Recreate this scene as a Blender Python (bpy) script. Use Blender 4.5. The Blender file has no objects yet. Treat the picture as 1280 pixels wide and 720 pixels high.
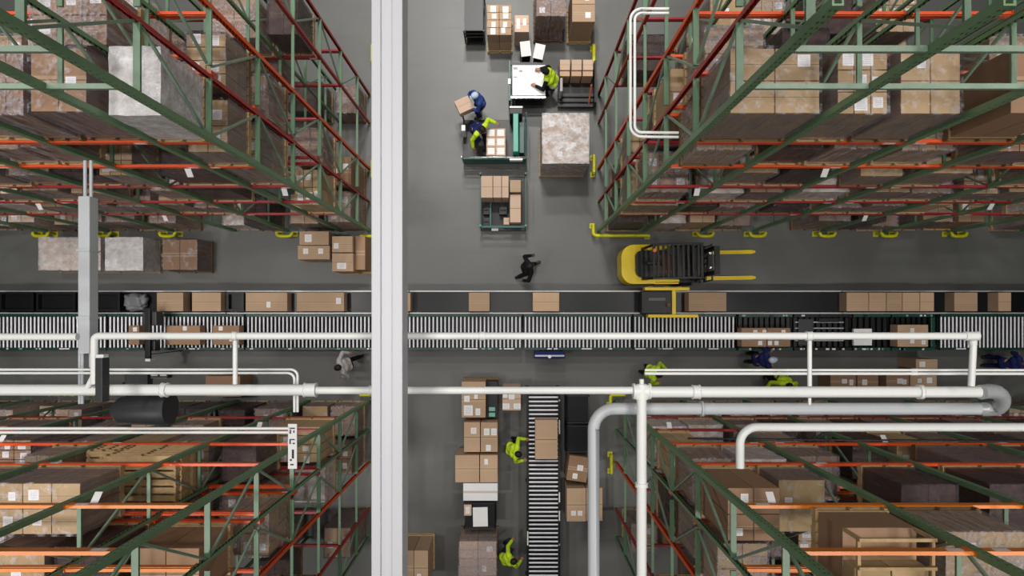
import bpy, bmesh, math, random
from mathutils import Vector, Matrix
C = bpy.context.scene.collection
R = math.radians
HCAM = 20.0            # camera height above the floor
S0 = 40.0              # pixels per metre on the floor (1280 wide frame)
NX, NY = 640.0, 392.0  # the point straight below the camera
random.seed(7)

def rz(z): return HCAM / (HCAM - z)
def P(px, py, z):
    r = rz(z)
    return ((px - NX) / (S0 * r), (NY - py) / (S0 * r))
def proj(x, y, z):
    r = rz(z)
    return (NX + S0 * x * r, NY - S0 * y * r)
def in_view(x0, x1, y0, y1, z0, z1, m=6):
    pts = [proj(x, y, z) for x in (x0, x1) for y in (y0, y1) for z in (z0, z1)]
    xs = [p[0] for p in pts]; ys = [p[1] for p in pts]
    return max(xs) > m and min(xs) < 1280 - m and max(ys) > m and min(ys) < 720 - m

# ------------------------------------------------------------------ materials
def lin(c):
    out = []
    for v in c:
        v = v / 255.0
        out.append(v / 12.92 if v <= 0.04045 else ((v + 0.055) / 1.055) ** 2.4)
    return (out[0], out[1], out[2], 1.0)

class NT:
    def __init__(self, name):
        self.mat = bpy.data.materials.new(name); self.mat.use_nodes = True
        self.t = self.mat.node_tree; self.t.nodes.clear()
        self.out = self.n('ShaderNodeOutputMaterial')
    def n(self, typ, **kw):
        nd = self.t.nodes.new(typ)
        for k, v in kw.items(): setattr(nd, k, v)
        return nd
    def l(self, a, b): self.t.links.new(a, b)
    def math(self, op, a, b=None, c=None):
        nd = self.n('ShaderNodeMath', operation=op)
        for i, v in enumerate((a, b, c)):
            if v is None: continue
            if isinstance(v, (int, float)): nd.inputs[i].default_value = v
            else: self.l(v, nd.inputs[i])
        return nd.outputs[0]
    def mix(self, f, a, b):
        nd = self.n('ShaderNodeMix', data_type='RGBA')
        for i, v in ((0, f), (6, a), (7, b)):
            if isinstance(v, (int, float, tuple)): nd.inputs[i].default_value = v
            else: self.l(v, nd.inputs[i])
        return nd.outputs[2]
    def bsdf(self, col, rough=0.5, metal=0.0, spec=0.5, coat=0.0):
        b = self.n('ShaderNodeBsdfPrincipled')
        for k, v in (('Base Color', col), ('Roughness', rough), ('Metallic', metal), ('Specular IOR Level', spec), ('Coat Weight', coat)):
            if isinstance(v, (int, float, tuple)): b.inputs[k].default_value = v
            else: self.l(v, b.inputs[k])
        return b
    def noise(self, scale, detail=3, rough=0.55, coord='Object', stretch=None):
        tc = self.n('ShaderNodeTexCoord'); src = tc.outputs[coord]
        if stretch:
            mp = self.n('ShaderNodeMapping'); mp.inputs['Scale'].default_value = stretch
            self.l(src, mp.inputs[0]); src = mp.outputs[0]
        nz = self.n('ShaderNodeTexNoise'); nz.inputs['Scale'].default_value = scale
        nz.inputs['Detail'].default_value = detail; nz.inputs['Roughness'].default_value = rough
        self.l(src, nz.inputs['Vector'])
        return nz.outputs[0]

def paint(name, rgb, rough=0.45, metal=0.0, spec=0.5, var=0.12, scale=6.0, coord='Object'):
    t = NT(name); c = lin(rgb)
    d = tuple(v * (1 - 2 * var) for v in c[:3]) + (1,)
    n = t.noise(scale, 4, 0.6, coord)
    b = t.bsdf(t.mix(n, d, tuple(min(1, v * (1 + var)) for v in c[:3]) + (1,)), rough, metal, spec)
    t.l(b.outputs[0], t.out.inputs[0])
    return t.mat

def m_floor():
    t = NT('polished_concrete')
    n1 = t.noise(0.35, 5, 0.6); n2 = t.noise(9, 6, 0.7); n3 = t.noise(1.6, 4, 0.6, stretch=(0.25, 2.2, 1))
    c = t.mix(n1, lin((88, 89, 87)), lin((108, 109, 106)))
    f = t.math('MULTIPLY', n2, 0.35)
    c = t.mix(f, c, lin((84, 84, 82)))
    s = t.n('ShaderNodeMapRange'); t.l(n3, s.inputs[0]); s.inputs[1].default_value = 0.58; s.inputs[2].default_value = 0.75; s.inputs[4].default_value = 0.35
    c = t.mix(s.outputs[0], c, lin((80, 80, 78)))
    r = t.n('ShaderNodeMapRange'); t.l(n1, r.inputs[0]); r.inputs[3].default_value = 0.34; r.inputs[4].default_value = 0.52
    b = t.bsdf(c, r.outputs[0], 0, 0.45)
    bp = t.n('ShaderNodeBump'); bp.inputs['Strength'].default_value = 0.05; t.l(n2, bp.inputs['Height']); t.l(bp.outputs[0], b.inputs['Normal'])
    t.l(b.outputs[0], t.out.inputs[0])
    return t.mat

def m_carton(name, rgb, tape=True):
    t = NT(name)
    oi = t.n('ShaderNodeObjectInfo'); n = t.noise(2.5, 4, 0.6, 'Object')
    c0 = lin(rgb)
    a = tuple(v * 0.80 for v in c0[:3]) + (1,); b_ = tuple(min(1, v * 1.14) for v in c0[:3]) + (1,)
    base = t.mix(oi.outputs['Random'], a, b_)
    base = t.mix(t.math('MULTIPLY', n, 0.45), base, tuple(v * 0.72 for v in c0[:3]) + (1,))
    if tape:
        tc = t.n('ShaderNodeTexCoord'); sep = t.n('ShaderNodeSeparateXYZ'); t.l(tc.outputs['Generated'], sep.inputs[0])
        ge = t.n('ShaderNodeNewGeometry'); sn = t.n('ShaderNodeSeparateXYZ'); t.l(ge.outputs['Normal'], sn.inputs[0])
        up = t.math('GREATER_THAN', sn.outputs[2], 0.6)
        d = t.math('ABSOLUTE', t.math('SUBTRACT', sep.outputs[1], 0.5))
        tp = t.math('MULTIPLY', t.math('LESS_THAN', d, 0.07), up)
        ln = t.math('MULTIPLY', t.math('LESS_THAN', d, 0.010), up)
        base = t.mix(t.math('MULTIPLY', tp, 0.5), base, lin((196, 170, 138)))
        base = t.mix(t.math('MULTIPLY', ln, 0.7), base, lin((84, 62, 44)))
    b = t.bsdf(base, 0.72, 0, 0.25)
    t.l(b.outputs[0], t.out.inputs[0])
    return t.mat

def m_wrap(name, tint, dens=(0.12, 0.5), streak=(7, 7, 0.8), gl=0.6, rng=(0.38, 0.68)):
    """stretch film: see-through, with milky folds, glossy streaks and painted-in pale highlights"""
    t = NT(name)
    n = t.noise(2.2, 5, 0.65, 'Object', streak); n2 = t.noise(3.0, 3, 0.6, 'Object')
    mr = t.n('ShaderNodeMapRange'); t.l(t.math('ADD', t.math('MULTIPLY', n, 0.65), t.math('MULTIPLY', n2, 0.35)), mr.inputs[0])
    mr.inputs[1].default_value = rng[0]; mr.inputs[2].default_value = rng[1]; mr.inputs[3].default_value = dens[0]; mr.inputs[4].default_value = dens[1]  # pale streaks in the film density stand in for bright highlights
    tr = t.n('ShaderNodeBsdfTransparent'); tr.inputs[0].default_value = (0.93, 0.93, 0.95, 1)
    b = t.bsdf(lin(tint), 0.22, 0, 0.9)
    bp = t.n('ShaderNodeBump'); bp.inputs['Strength'].default_value = gl; bp.inputs['Distance'].default_value = 0.05
    t.l(n, bp.inputs['Height']); t.l(bp.outputs[0], b.inputs['Normal'])
    ms = t.n('ShaderNodeMixShader'); t.l(mr.outputs[0], ms.inputs[0]); t.l(tr.outputs[0], ms.inputs[1]); t.l(b.outputs[0], ms.inputs[2])
    t.l(ms.outputs[0], t.out.inputs[0])
    return t.mat

def m_label():
    t = NT('printed_white_label')
    tc = t.n('ShaderNodeTexCoord'); sep = t.n('ShaderNodeSeparateXYZ'); t.l(tc.outputs['Generated'], sep.inputs[0])
    w = t.math('GREATER_THAN', t.math('SINE', t.math('MULTIPLY', sep.outputs[1], 46.0)), 0.45)
    inx = t.math('LESS_THAN', t.math('ABSOLUTE', t.math('SUBTRACT', sep.outputs[0], 0.5)), 0.36)
    iny = t.math('LESS_THAN', t.math('ABSOLUTE', t.math('SUBTRACT', sep.outputs[1], 0.5)), 0.36)
    f = t.math('MULTIPLY', t.math('MULTIPLY', w, inx), iny)
    c = t.mix(t.math('MULTIPLY', f, 0.45), lin((238, 236, 236)), lin((110, 110, 115)))
    b = t.bsdf(c, 0.5); t.l(b.outputs[0], t.out.inputs[0])
    return t.mat

def m_post(name, rgb):
    """rack upright paint with the column of punched holes"""
    t = NT(name); c = lin(rgb)
    n = t.noise(5, 4, 0.6)
    col = t.mix(n, tuple(v * 0.78 for v in c[:3]) + (1,), tuple(v * 1.15 for v in c[:3]) + (1,))
    tc = t.n('ShaderNodeTexCoord'); sep = t.n('ShaderNodeSeparateXYZ'); t.l(tc.outputs['Object'], sep.inputs[0])
    zz = t.math('ABSOLUTE', t.math('SUBTRACT', t.math('FRACT', t.math('MULTIPLY', sep.outputs[2], 9.0)), 0.5))
    xx = t.math('LESS_THAN', t.math('ABSOLUTE', t.math('SUBTRACT', t.math('ABSOLUTE', sep.outputs[0]), 0.022)), 0.008)
    f = t.math('MULTIPLY', t.math('LESS_THAN', zz, 0.17), xx)
    col = t.mix(f, col, lin((24, 30, 25)))
    b = t.bsdf(col, 0.42, 0, 0.5); t.l(b.outputs[0], t.out.inputs[0])
    return t.mat

def m_vest(name, rgb):
    t = NT(name)
    tc = t.n('ShaderNodeTexCoord'); sep = t.n('ShaderNodeSeparateXYZ'); t.l(tc.outputs['Generated'], sep.inputs[0])
    f = 0
    d1 = t.math('LESS_THAN', t.math('ABSOLUTE', t.math('SUBTRACT', sep.outputs[2], 0.30)), 0.045)
    n = t.noise(14, 3, 0.6)
    c = lin(rgb); col = t.mix(n, tuple(v * 0.75 for v in c[:3]) + (1,), c)
    col = t.mix(d1, col, lin((190, 195, 190)))
    b = t.bsdf(col, 0.6); t.l(b.outputs[0], t.out.inputs[0])
    return t.mat

M = {}
M['floor'] = m_floor()
M['green'] = m_post('green_upright_paint', (112, 146, 108))
M['orangepost'] = m_post('orange_upright_paint', (236, 88, 28))
M['redpost'] = m_post('red_upright_paint', (176, 36, 28))
M['greenbar'] = paint('green_rack_paint', (92, 122, 94), 0.4)
M['palebar'] = paint('pale_green_rack_paint', (128, 152, 130), 0.4)
M['orange'] = paint('orange_beam_paint', (226, 84, 28), 0.38)
M['amber'] = paint('amber_beam_paint', (230, 128, 36), 0.38)
M['red'] = paint('red_beam_paint', (158, 30, 38), 0.38)
M['guard'] = paint('yellow_guard_paint', (206, 204, 22), 0.4)
M['carton'] = m_carton('aisle_lit_tan_cardboard', (190, 160, 132))  # aisle copy: the pink of the aisle light is put into its colour
M['carton_pink'] = m_carton('pale_cardboard', (206, 178, 156))
M['carton_rack'] = m_carton('rack_tan_cardboard', (188, 160, 124))  # rack copy of the tan cardboard, without the aisle light's pink
M['carton_dark'] = m_carton('brown_cardboard', (160, 127, 101))
M['gaylord'] = m_carton('kraft_cardboard', (186, 158, 118), tape=False)
M['wrap'] = m_wrap('clear_stretch_film', (226, 222, 228), (0.0, 0.55), (3, 3, 1.2), 0.9, (0.50, 0.72))
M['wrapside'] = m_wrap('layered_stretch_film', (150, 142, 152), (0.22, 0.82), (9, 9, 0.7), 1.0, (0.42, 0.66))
M['wrapgrey'] = m_wrap('grey_stretch_film', (186, 180, 188), (0.06, 0.86), (9, 9, 0.7), 0.9, (0.44, 0.66))
M['wrapdark'] = m_wrap('dark_stretch_film', (58, 48, 56), (0.5, 0.95), (8, 8, 0.7), 1.0)
M['wrapmilk'] = m_wrap('white_stretch_film', (236, 234, 236), (0.5, 0.97), (2.5, 2.5, 2.0), 0.9)
M['wrapwhite'] = m_wrap('milky_stretch_film', (232, 230, 232), (0.15, 0.85), (2.5, 2.5, 2.0), 0.9)
M['label'] = m_label()
M['whitecarton'] = m_carton('white_cardboard', (226, 226, 228))
M['ccrate'] = paint('black_crate_plastic', (30, 31, 34), 0.5, 0, 0.4, 0.2, 5)
M['wood'] = paint('pallet_wood', (190, 160, 118), 0.75, 0, 0.2, 0.2, 9)
M['wooddark'] = paint('worn_pallet_wood', (132, 106, 78), 0.8, 0, 0.2, 0.2, 9)
M['white'] = paint('white_pipe_paint', (236, 237, 234), 0.4, 0, 0.5, 0.02, 3)
M['beamwhite'] = paint('white_roof_steel_paint', (206, 206, 211), 0.5, 0, 0.4, 0.02, 2)
M['greypipe'] = paint('pale_grey_pipe_paint', (196, 200, 203), 0.45, 0.0, 0.5, 0.04, 3)
M['silver'] = paint('galvanised_steel', (188, 190, 192), 0.4, 0.25, 0.5, 0.1, 12)
M['roller'] = paint('zinc_roller_steel', (226, 226, 232), 0.42, 0.35, 0.6, 0.06, 8)
M['chrome'] = paint('bright_steel', (205, 208, 210), 0.25, 0.9, 0.5, 0.04, 8)
M['black'] = paint('black_painted_steel', (14, 15, 17), 0.4, 0, 0.4, 0.2, 5)
M['belt'] = paint('black_rubber_belt', (20, 21, 24), 0.32, 0, 0.4, 0.25, 2.5)
M['rubber'] = paint('black_rubber', (18, 18, 19), 0.8, 0, 0.3, 0.1, 8)
M['dgreen'] = paint('dark_green_steel', (18, 66, 52), 0.4, 0, 0.5, 0.15, 6)
M['teal'] = paint('teal_truck_paint', (48, 158, 136), 0.38, 0, 0.5, 0.12, 6)
M['dteal'] = paint('dark_teal_truck_paint', (20, 84, 78), 0.4, 0, 0.5, 0.15, 6)
M['yellow'] = paint('yellow_truck_paint', (246, 214, 14), 0.35, 0, 0.5, 0.06, 4)
M['whitetop'] = paint('white_laminate', (232, 232, 232), 0.45, 0, 0.4, 0.03, 4)
M['grey'] = paint('grey_plastic', (110, 112, 116), 0.5, 0, 0.4, 0.1, 5)
M['darkgrey'] = paint('dark_grey_plastic', (52, 53, 56), 0.5, 0, 0.4, 0.1, 5)
M['ink'] = paint('black_ink', (30, 30, 34), 0.6)
M['brownseat'] = paint('brown_vinyl', (110, 62, 46), 0.5, 0, 0.4, 0.1, 8)
M['tealplastic'] = paint('sea_green_plastic', (116, 178, 166), 0.4, 0, 0.5, 0.05, 5)
M['paper'] = paint('white_paper', (238, 238, 236), 0.7, 0, 0.2, 0.02, 4)
M['orangetape'] = paint('orange_plastic', (232, 120, 60), 0.4)
M['skin'] = paint('skin', (178, 128, 102), 0.55, 0, 0.35, 0.06, 12)
M['skin2'] = paint('dark_skin', (104, 70, 54), 0.55, 0, 0.35, 0.06, 12)
M['hair'] = paint('dark_hair', (30, 24, 22), 0.6, 0, 0.3, 0.2, 40)
M['lime'] = m_vest('lime_safety_fabric', (196, 232, 36))
M['limeplain'] = paint('lime_jacket_fabric', (198, 230, 44), 0.65, 0, 0.3, 0.1, 14)
M['navy'] = paint('navy_cloth', (32, 40, 92), 0.75, 0, 0.2, 0.15, 14)
M['blue'] = paint('blue_cloth', (54, 78, 150), 0.75, 0, 0.2, 0.12, 14)
M['blackcloth'] = paint('black_cloth', (26, 26, 29), 0.8, 0, 0.2, 0.15, 14)
M['greycloth'] = paint('light_grey_cloth', (176, 172, 172), 0.8, 0, 0.2, 0.1, 14)
M['denim'] = paint('dark_denim', (38, 44, 62), 0.8, 0, 0.2, 0.15, 18)
M['shoe'] = paint('black_leather', (20, 19, 19), 0.5)
M['whitecap'] = paint('pale_blue_cap_fabric', (188, 204, 222), 0.6, 0, 0.3, 0.05, 14)

# ------------------------------------------------------------------ mesh building
class MB:
    def __init__(s): s.v = []; s.f = []; s.m = []; s.sm = []
    def add(s, vs, fs, mi=0, smooth=False):
        o = len(s.v); s.v += [tuple(v) for v in vs]
        for f in fs: s.f.append(tuple(i + o for i in f)); s.m.append(mi); s.sm.append(smooth)
        return s
    def box(s, x0, x1, y0, y1, z0, z1, mi=0):
        v = [(x0, y0, z0), (x1, y0, z0), (x1, y1, z0), (x0, y1, z0), (x0, y0, z1), (x1, y0, z1), (x1, y1, z1), (x0, y1, z1)]
        return s.add(v, [(0, 3, 2, 1), (4, 5, 6, 7), (0, 1, 5, 4), (1, 2, 6, 5), (2, 3, 7, 6), (3, 0, 4, 7)], mi)
    def bar(s, p, q, w, h, up=(0, 0, 1), mi=0):
        p = Vector(p); q = Vector(q); d = (q - p).normalized(); u = Vector(up)
        if abs(d.dot(u)) > 0.98: u = Vector((1, 0, 0))
        a = d.cross(u).normalized() * (w / 2); b = a.cross(d).normalized() * (h / 2)
        v = [p - a - b, p + a - b, p + a + b, p - a + b, q - a - b, q + a - b, q + a + b, q - a + b]
        return s.add(v, [(0, 3, 2, 1), (4, 5, 6, 7), (0, 1, 5, 4), (1, 2, 6, 5), (2, 3, 7, 6), (3, 0, 4, 7)], mi)
    def prism(s, poly, z0, z1, mi=0):
        n = len(poly)
        v = [(x, y, z0) for x, y in poly] + [(x, y, z1) for x, y in poly]
        f = [tuple(range(n - 1, -1, -1)), tuple(range(n, 2 * n))]
        f += [(i, (i + 1) % n, n + (i + 1) % n, n + i) for i in range(n)]
        return s.add(v, f, mi)
    def tube(s, path, r, n=12, mi=0, caps=True):
        path = [Vector(p) for p in path]; rs = r if isinstance(r, (list, tuple)) else [r] * len(path)
        rings = []; up = None
        for i, p in enumerate(path):
            d = (path[min(i + 1, len(path) - 1)] - path[max(i - 1, 0)]).normalized()
            if up is None:
                up = Vector((0, 0, 1)) if abs(d.z) < 0.9 else Vector((1, 0, 0))
            a = d.cross(up)
            if a.length < 1e-5: a = d.cross(Vector((0, 1, 0)))
            a.normalize(); b = a.cross(d).normalized(); up = b
            rings.append([p + a * (rs[i] * math.cos(2 * math.pi * k / n)) + b * (rs[i] * math.sin(2 * math.pi * k / n)) for k in range(n)])
        v = [x for g in rings for x in g]; f = []
        for i in range(len(path) - 1):
            for k in range(n):
                k2 = (k + 1) % n
                f.append((i * n + k, i * n + k2, (i + 1) * n + k2, (i + 1) * n + k))
        s.add(v, f, mi, True)
        if caps:
            s.add(rings[0], [tuple(range(n))], mi); s.add(rings[-1], [tuple(range(n - 1, -1, -1))], mi)
        return s
    def cyl(s, p, q, r0, r1=None, n=16, mi=0):
        return s.tube([p, q], [r0, r0 if r1 is None else r1], n, mi)
    def caps(s, p, q, r0, r1=None, n=12, k=4, mi=0):
        """closed tapered capsule"""
        r1 = r0 if r1 is None else r1
        p = Vector(p); q = Vector(q); d = q - p
        d = d.normalized() if d.length > 1e-6 else Vector((0, 0, 1))
        u = Vector((0, 0, 1)) if abs(d.z) < 0.9 else Vector((1, 0, 0))
        a = d.cross(u).normalized(); b = d.cross(a).normalized()
        rings = []
        for i in range(1, k + 1):
            t = math.pi / 2 * i / k; rings.append((p - d * (r0 * math.cos(t)), r0 * math.sin(t)))
        for i in range(0, k):
            t = math.pi / 2 * i / k; rings.append((q + d * (r1 * math.sin(t)), r1 * math.cos(t)))
        v = [p - d * r0]
        for c, r in rings: v += [c + a * (r * math.cos(2 * math.pi * j / n)) + b * (r * math.sin(2 * math.pi * j / n)) for j in range(n)]
        v.append(q + d * r1); f = []
        for j in range(n): f.append((0, 1 + (j + 1) % n, 1 + j))
        for i in range(len(rings) - 1):
            for j in range(n):
                j2 = (j + 1) % n
                f.append((1 + i * n + j, 1 + i * n + j2, 1 + (i + 1) * n + j2, 1 + (i + 1) * n + j))
        L = len(v) - 1; o = 1 + (len(rings) - 1) * n
        for j in range(n): f.append((L, o + j, o + (j + 1) % n))
        return s.add(v, f, mi, True)
    def mesh(s, name, mats, bevel=0.0):
        me = bpy.data.meshes.new(name); me.from_pydata(s.v, [], s.f)
        for m in (mats if isinstance(mats, (list, tuple)) else [mats]): me.materials.append(M[m] if isinstance(m, str) else m)
        for p, mi, sm in zip(me.polygons, s.m, s.sm): p.material_index = mi; p.use_smooth = sm
        bm = bmesh.new(); bm.from_mesh(me)
        if bevel:
            bmesh.ops.bevel(bm, geom=list(bm.edges), offset=bevel, segments=2, profile=0.6, affect='EDGES', clamp_overlap=True)
        bmesh.ops.recalc_face_normals(bm, faces=bm.faces)
        bm.to_mesh(me); bm.free()
        return me
    def build(s, name, mats, parent=None, loc=(0, 0, 0), bevel=0.0):
        return put(name, s.mesh(name, mats, bevel), parent, loc)

def put(name, me, parent=None, loc=(0, 0, 0), rot=None):
    o = bpy.data.objects.new(name, me); C.objects.link(o)
    if parent: o.parent = parent
    o.location = loc
    if rot: o.rotation_euler = rot
    return o
ALL_LABELS = {}
def tag(o, label, cat, group=None):
    o['label'] = label; o['category'] = cat
    if group: o['group'] = group
    ALL_LABELS.setdefault(label, []).append(o.name)
    return o
def thing(name, label, cat, loc=(0, 0, 0), rot=0.0, group=None):
    o = bpy.data.objects.new(name, None); C.objects.link(o); o.empty_display_size = 0.2
    o.location = loc; o.rotation_euler = (0, 0, rot)
    return tag(o, label, cat, group)
CACHE = {}
def cached(key, fn):
    if key not in CACHE: CACHE[key] = fn()
    return CACHE[key]
q = lambda v: round(v, 2)

# ------------------------------------------------------------------ setting
fl = MB().box(-24, 24, -18, 18, -0.2, 0).build('floor', 'floor'); fl['kind'] = 'structure'

# ------------------------------------------------------------------ cartons and pallets
def box_mesh(w, d, h, mat, bev=0.008):
    return cached(('box', q(w), q(d), q(h), mat), lambda: MB().box(-w / 2, w / 2, -d / 2, d / 2, 0, h).mesh('carton', mat, bev))
def label_mesh(w, d):
    return cached(('lab', q(w), q(d)), lambda: MB().box(-w / 2, w / 2, -d / 2, d / 2, 0, 0.003).mesh('shipping_label', 'label'))
def pallet_mesh(w, d, mat='wood'):
    def mk():
        b = MB()
        n = max(5, int(d / 0.14))
        for i in range(n):
            y = -d / 2 + (i + 0.5) * d / n
            b.box(-w / 2, w / 2, y - d / n * 0.37, y + d / n * 0.37, 0.115, 0.14)
        for x in (-w / 2 + 0.03, 0, w / 2 - 0.03): b.box(x - 0.025, x + 0.025, -d / 2, d / 2, 0.02, 0.115)
        for i in range(4):
            y = -d / 2 + 0.06 + i * (d - 0.12) / 3
            b.box(-w / 2, w / 2, y - 0.05, y + 0.05, 0.0, 0.02)
        return b.mesh('pallet', mat)
    return cached(('pal', q(w), q(d), mat), mk)
def wrap_mesh(w, d, h, mat, seed=0):
    def mk():
        rnd = random.Random(seed); bm = bmesh.new()
        bmesh.ops.create_cube(bm, size=1.0)
        bmesh.ops.delete(bm, geom=[f for f in bm.faces if f.normal.z < -0.5], context='FACES_ONLY')
        bmesh.ops.subdivide_edges(bm, edges=list(bm.edges), cuts=5, use_grid_fill=True)
        for v in bm.verts:
            e = 0.012
            v.co = Vector((v.co.x * (w + 0.02) + rnd.uniform(-e, e) * 0.5, v.co.y * (d + 0.02) + rnd.uniform(-e, e) * 0.5, (v.co.z + 0.5) * (h + 0.012) + rnd.uniform(0, e) * (1 if v.co.z > 0.45 else 0)))
        for f in bm.faces: f.smooth = False
        me = bpy.data.meshes.new('stretch_wrap'); bm.to_mesh(me); bm.free(); me.materials.append(M[mat])
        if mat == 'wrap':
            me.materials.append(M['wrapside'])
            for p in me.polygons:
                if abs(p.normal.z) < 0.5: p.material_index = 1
        return me
    return cached(('wrap', q(w), q(d), q(h), mat, seed % 3), mk)

def add_labels(parent, w, d, h, k, rnd, side=-1):
    for i in range(k):
        lw = rnd.uniform(0.11, 0.17); ld = rnd.uniform(0.12, 0.18)
        put('shipping_label', label_mesh(lw, ld), parent, (rnd.uniform(-w / 2 + lw, w / 2 - lw), rnd.uniform(-d / 2 + ld, d / 2 - ld), h + 0.001))

def carton(x0, x1, y0, y1, z0, z1, label, group=None, labels=1, mat='carton', rot=0.0, seed=None, name='carton', cat='box', where=None, lmat=None):
    w, d, h = x1 - x0, y1 - y0, z1 - z0
    o = put(name, box_mesh(w, d, h, mat), None, ((x0 + x1) / 2, (y0 + y1) / 2, z0), (0, 0, rot))
    tag(o, label, cat, group)
    rnd = random.Random(seed if seed is not None else label)
    if where:
        for u, v, lw, ld in where: put('shipping_label', label_mesh(lw, ld), o, ((u - 0.5) * w, (v - 0.5) * d, h + 0.001))
    elif labels: add_labels(o, w, d, h, labels, rnd)
    return o
def carton_px(px0, py0, px1, py1, zt, zb, label, **kw):
    """carton whose top covers this part of the frame (py0 is the far edge)"""
    x0, y1 = P(px0, py0, zt); x1, y0 = P(px1, py1, zt)
    return carton(x0, x1, y0, y1, zb, zt, label, **kw)

def load(x0, x1, y0, y1, z, h, kind, label, group, seed=0, rot=0.0):
    """one stretch-wrapped or strapped pallet load: pallet, cartons, film, labels"""
    rnd = random.Random(seed)
    w, d = q(x1 - x0), q(y1 - y0); h = q(h)
    root = thing('wrapped_pallet_load', label, 'pallet load', ((x0 + x1) / 2, (y0 + y1) / 2, z), rot, group)
    put('pallet', pallet_mesh(w, d, 'wooddark' if seed % 3 == 0 else 'wood'), root)
    zb = 0.142; w2, d2 = w - 0.07, d - 0.07; hh = h - zb
    grids = {'tan': (2, 2, 1), 'tan3': (3, 2, 2), 'big': (1, 1, 1), 'half': (2, 1, 1), 'grid': (3, 3, 2), 'four': (2, 3, 2), 'dark': (2, 1, 1), 'white': (2, 2, 1), 'row4': (2, 4, 2), 'open': (1, 1, 1), 'row2': (1, 2, 1), 'pair4': (2, 2, 1)}
    base = kind.split(':')[0]; film = kind.split(':')[1] if ':' in kind else 'wrap'
    nx, ny, nz = grids[base]
    mat = 'carton_dark' if base == 'dark' else ('carton_pink' if base in ('white', 'four') else ('gaylord' if base in ('big',) else (('carton_rack' if z > 1 else 'carton') if seed % 4 else 'carton_dark')))
    cw, cd, ch = w2 / nx, d2 / ny, hh / nz
    if base == 'open':
        # cartons at the bottom, an open timber crate frame on top
        put('carton', box_mesh(w2, d2, hh * 0.62, 'carton_dark'), root, (0, 0, zb))
        for i in range(2):
            put('carton', box_mesh(w2 / 2 - 0.02, d2 * 0.5, hh * 0.24, 'gaylord'), root, ((i - 0.5) * w2 / 2, -d2 * 0.24, zb + hh * 0.62 + 0.002))
        b = MB(); zt = h
        for yy in (-d2 / 2 + 0.02, 0.05, d2 / 2 - 0.02): b.box(-w2 / 2, w2 / 2, yy - 0.02, yy + 0.02, zt - 0.04, zt)
        for xx in (-w2 / 2 + 0.02, w2 / 2 - 0.02):
            b.box(xx - 0.02, xx + 0.02, -d2 / 2, d2 / 2, zt - 0.085, zt - 0.042)
            for yy in (-d2 / 2 + 0.02, d2 / 2 - 0.02): b.box(xx - 0.02, xx + 0.02, yy - 0.02, yy + 0.02, zb + hh * 0.62, zt - 0.086)
        b.build('timber_frame', 'wood', root)
    else:
        for k in range(nz):
            for i in range(nx):
                for j in range(ny):
                    c = put('carton', box_mesh(cw - 0.012, cd - 0.012, ch - 0.008, mat), root,
                            (-w2 / 2 + (i + 0.5) * cw, -d2 / 2 + (j + 0.5) * cd, zb + k * ch))
                    if k == nz - 1 and base != 'dark' and rnd.random() < 0.62:
                        add_labels(c, cw, cd, ch - 0.008, 1, rnd)
    if film != 'none' and base != 'open':
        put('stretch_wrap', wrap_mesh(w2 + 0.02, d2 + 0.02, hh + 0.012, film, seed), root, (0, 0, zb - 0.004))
    return root

# ------------------------------------------------------------------ pallet racks
ZTOP = 14.7
def post_mesh(mat, k=1.0):
    pts = [(-.05, -.04), (.05, -.04), (.05, .04), (.032, .04), (.032, -.022), (-.032, -.022), (-.032, .04), (-.05, .04)]
    pts = [(x * k, y * k) for x, y in pts]
    return cached(('post', mat, k), lambda: MB().prism(pts, 0.012, ZTOP).mesh('post', mat))
def plate_mesh(): return cached('plate', lambda: MB().box(-.075, .075, -.07, .07, 0, 0.012).mesh('base_plate', 'greenbar'))
def strut_mesh(L, mat, w=0.05, t=0.035):
    return cached(('strut', q(L), mat, w), lambda: MB().box(-w / 2, w / 2, -L / 2, L / 2, -t / 2, t / 2).mesh('strut', mat))
def beam_mesh(L, mat):
    def mk():
        b = MB().box(-L / 2, L / 2, -.025, .02, -.12, 0)
        b.box(-L / 2, L / 2, .02, .032, -.12, -.03)
        for s in (-1, 1): b.box(s * (L / 2 + .004) - .006, s * (L / 2 + .004) + .006, -.03, .03, -.2, .02)
        return b.mesh('beam', mat)
    return cached(('beam', q(L), mat), mk)

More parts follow.
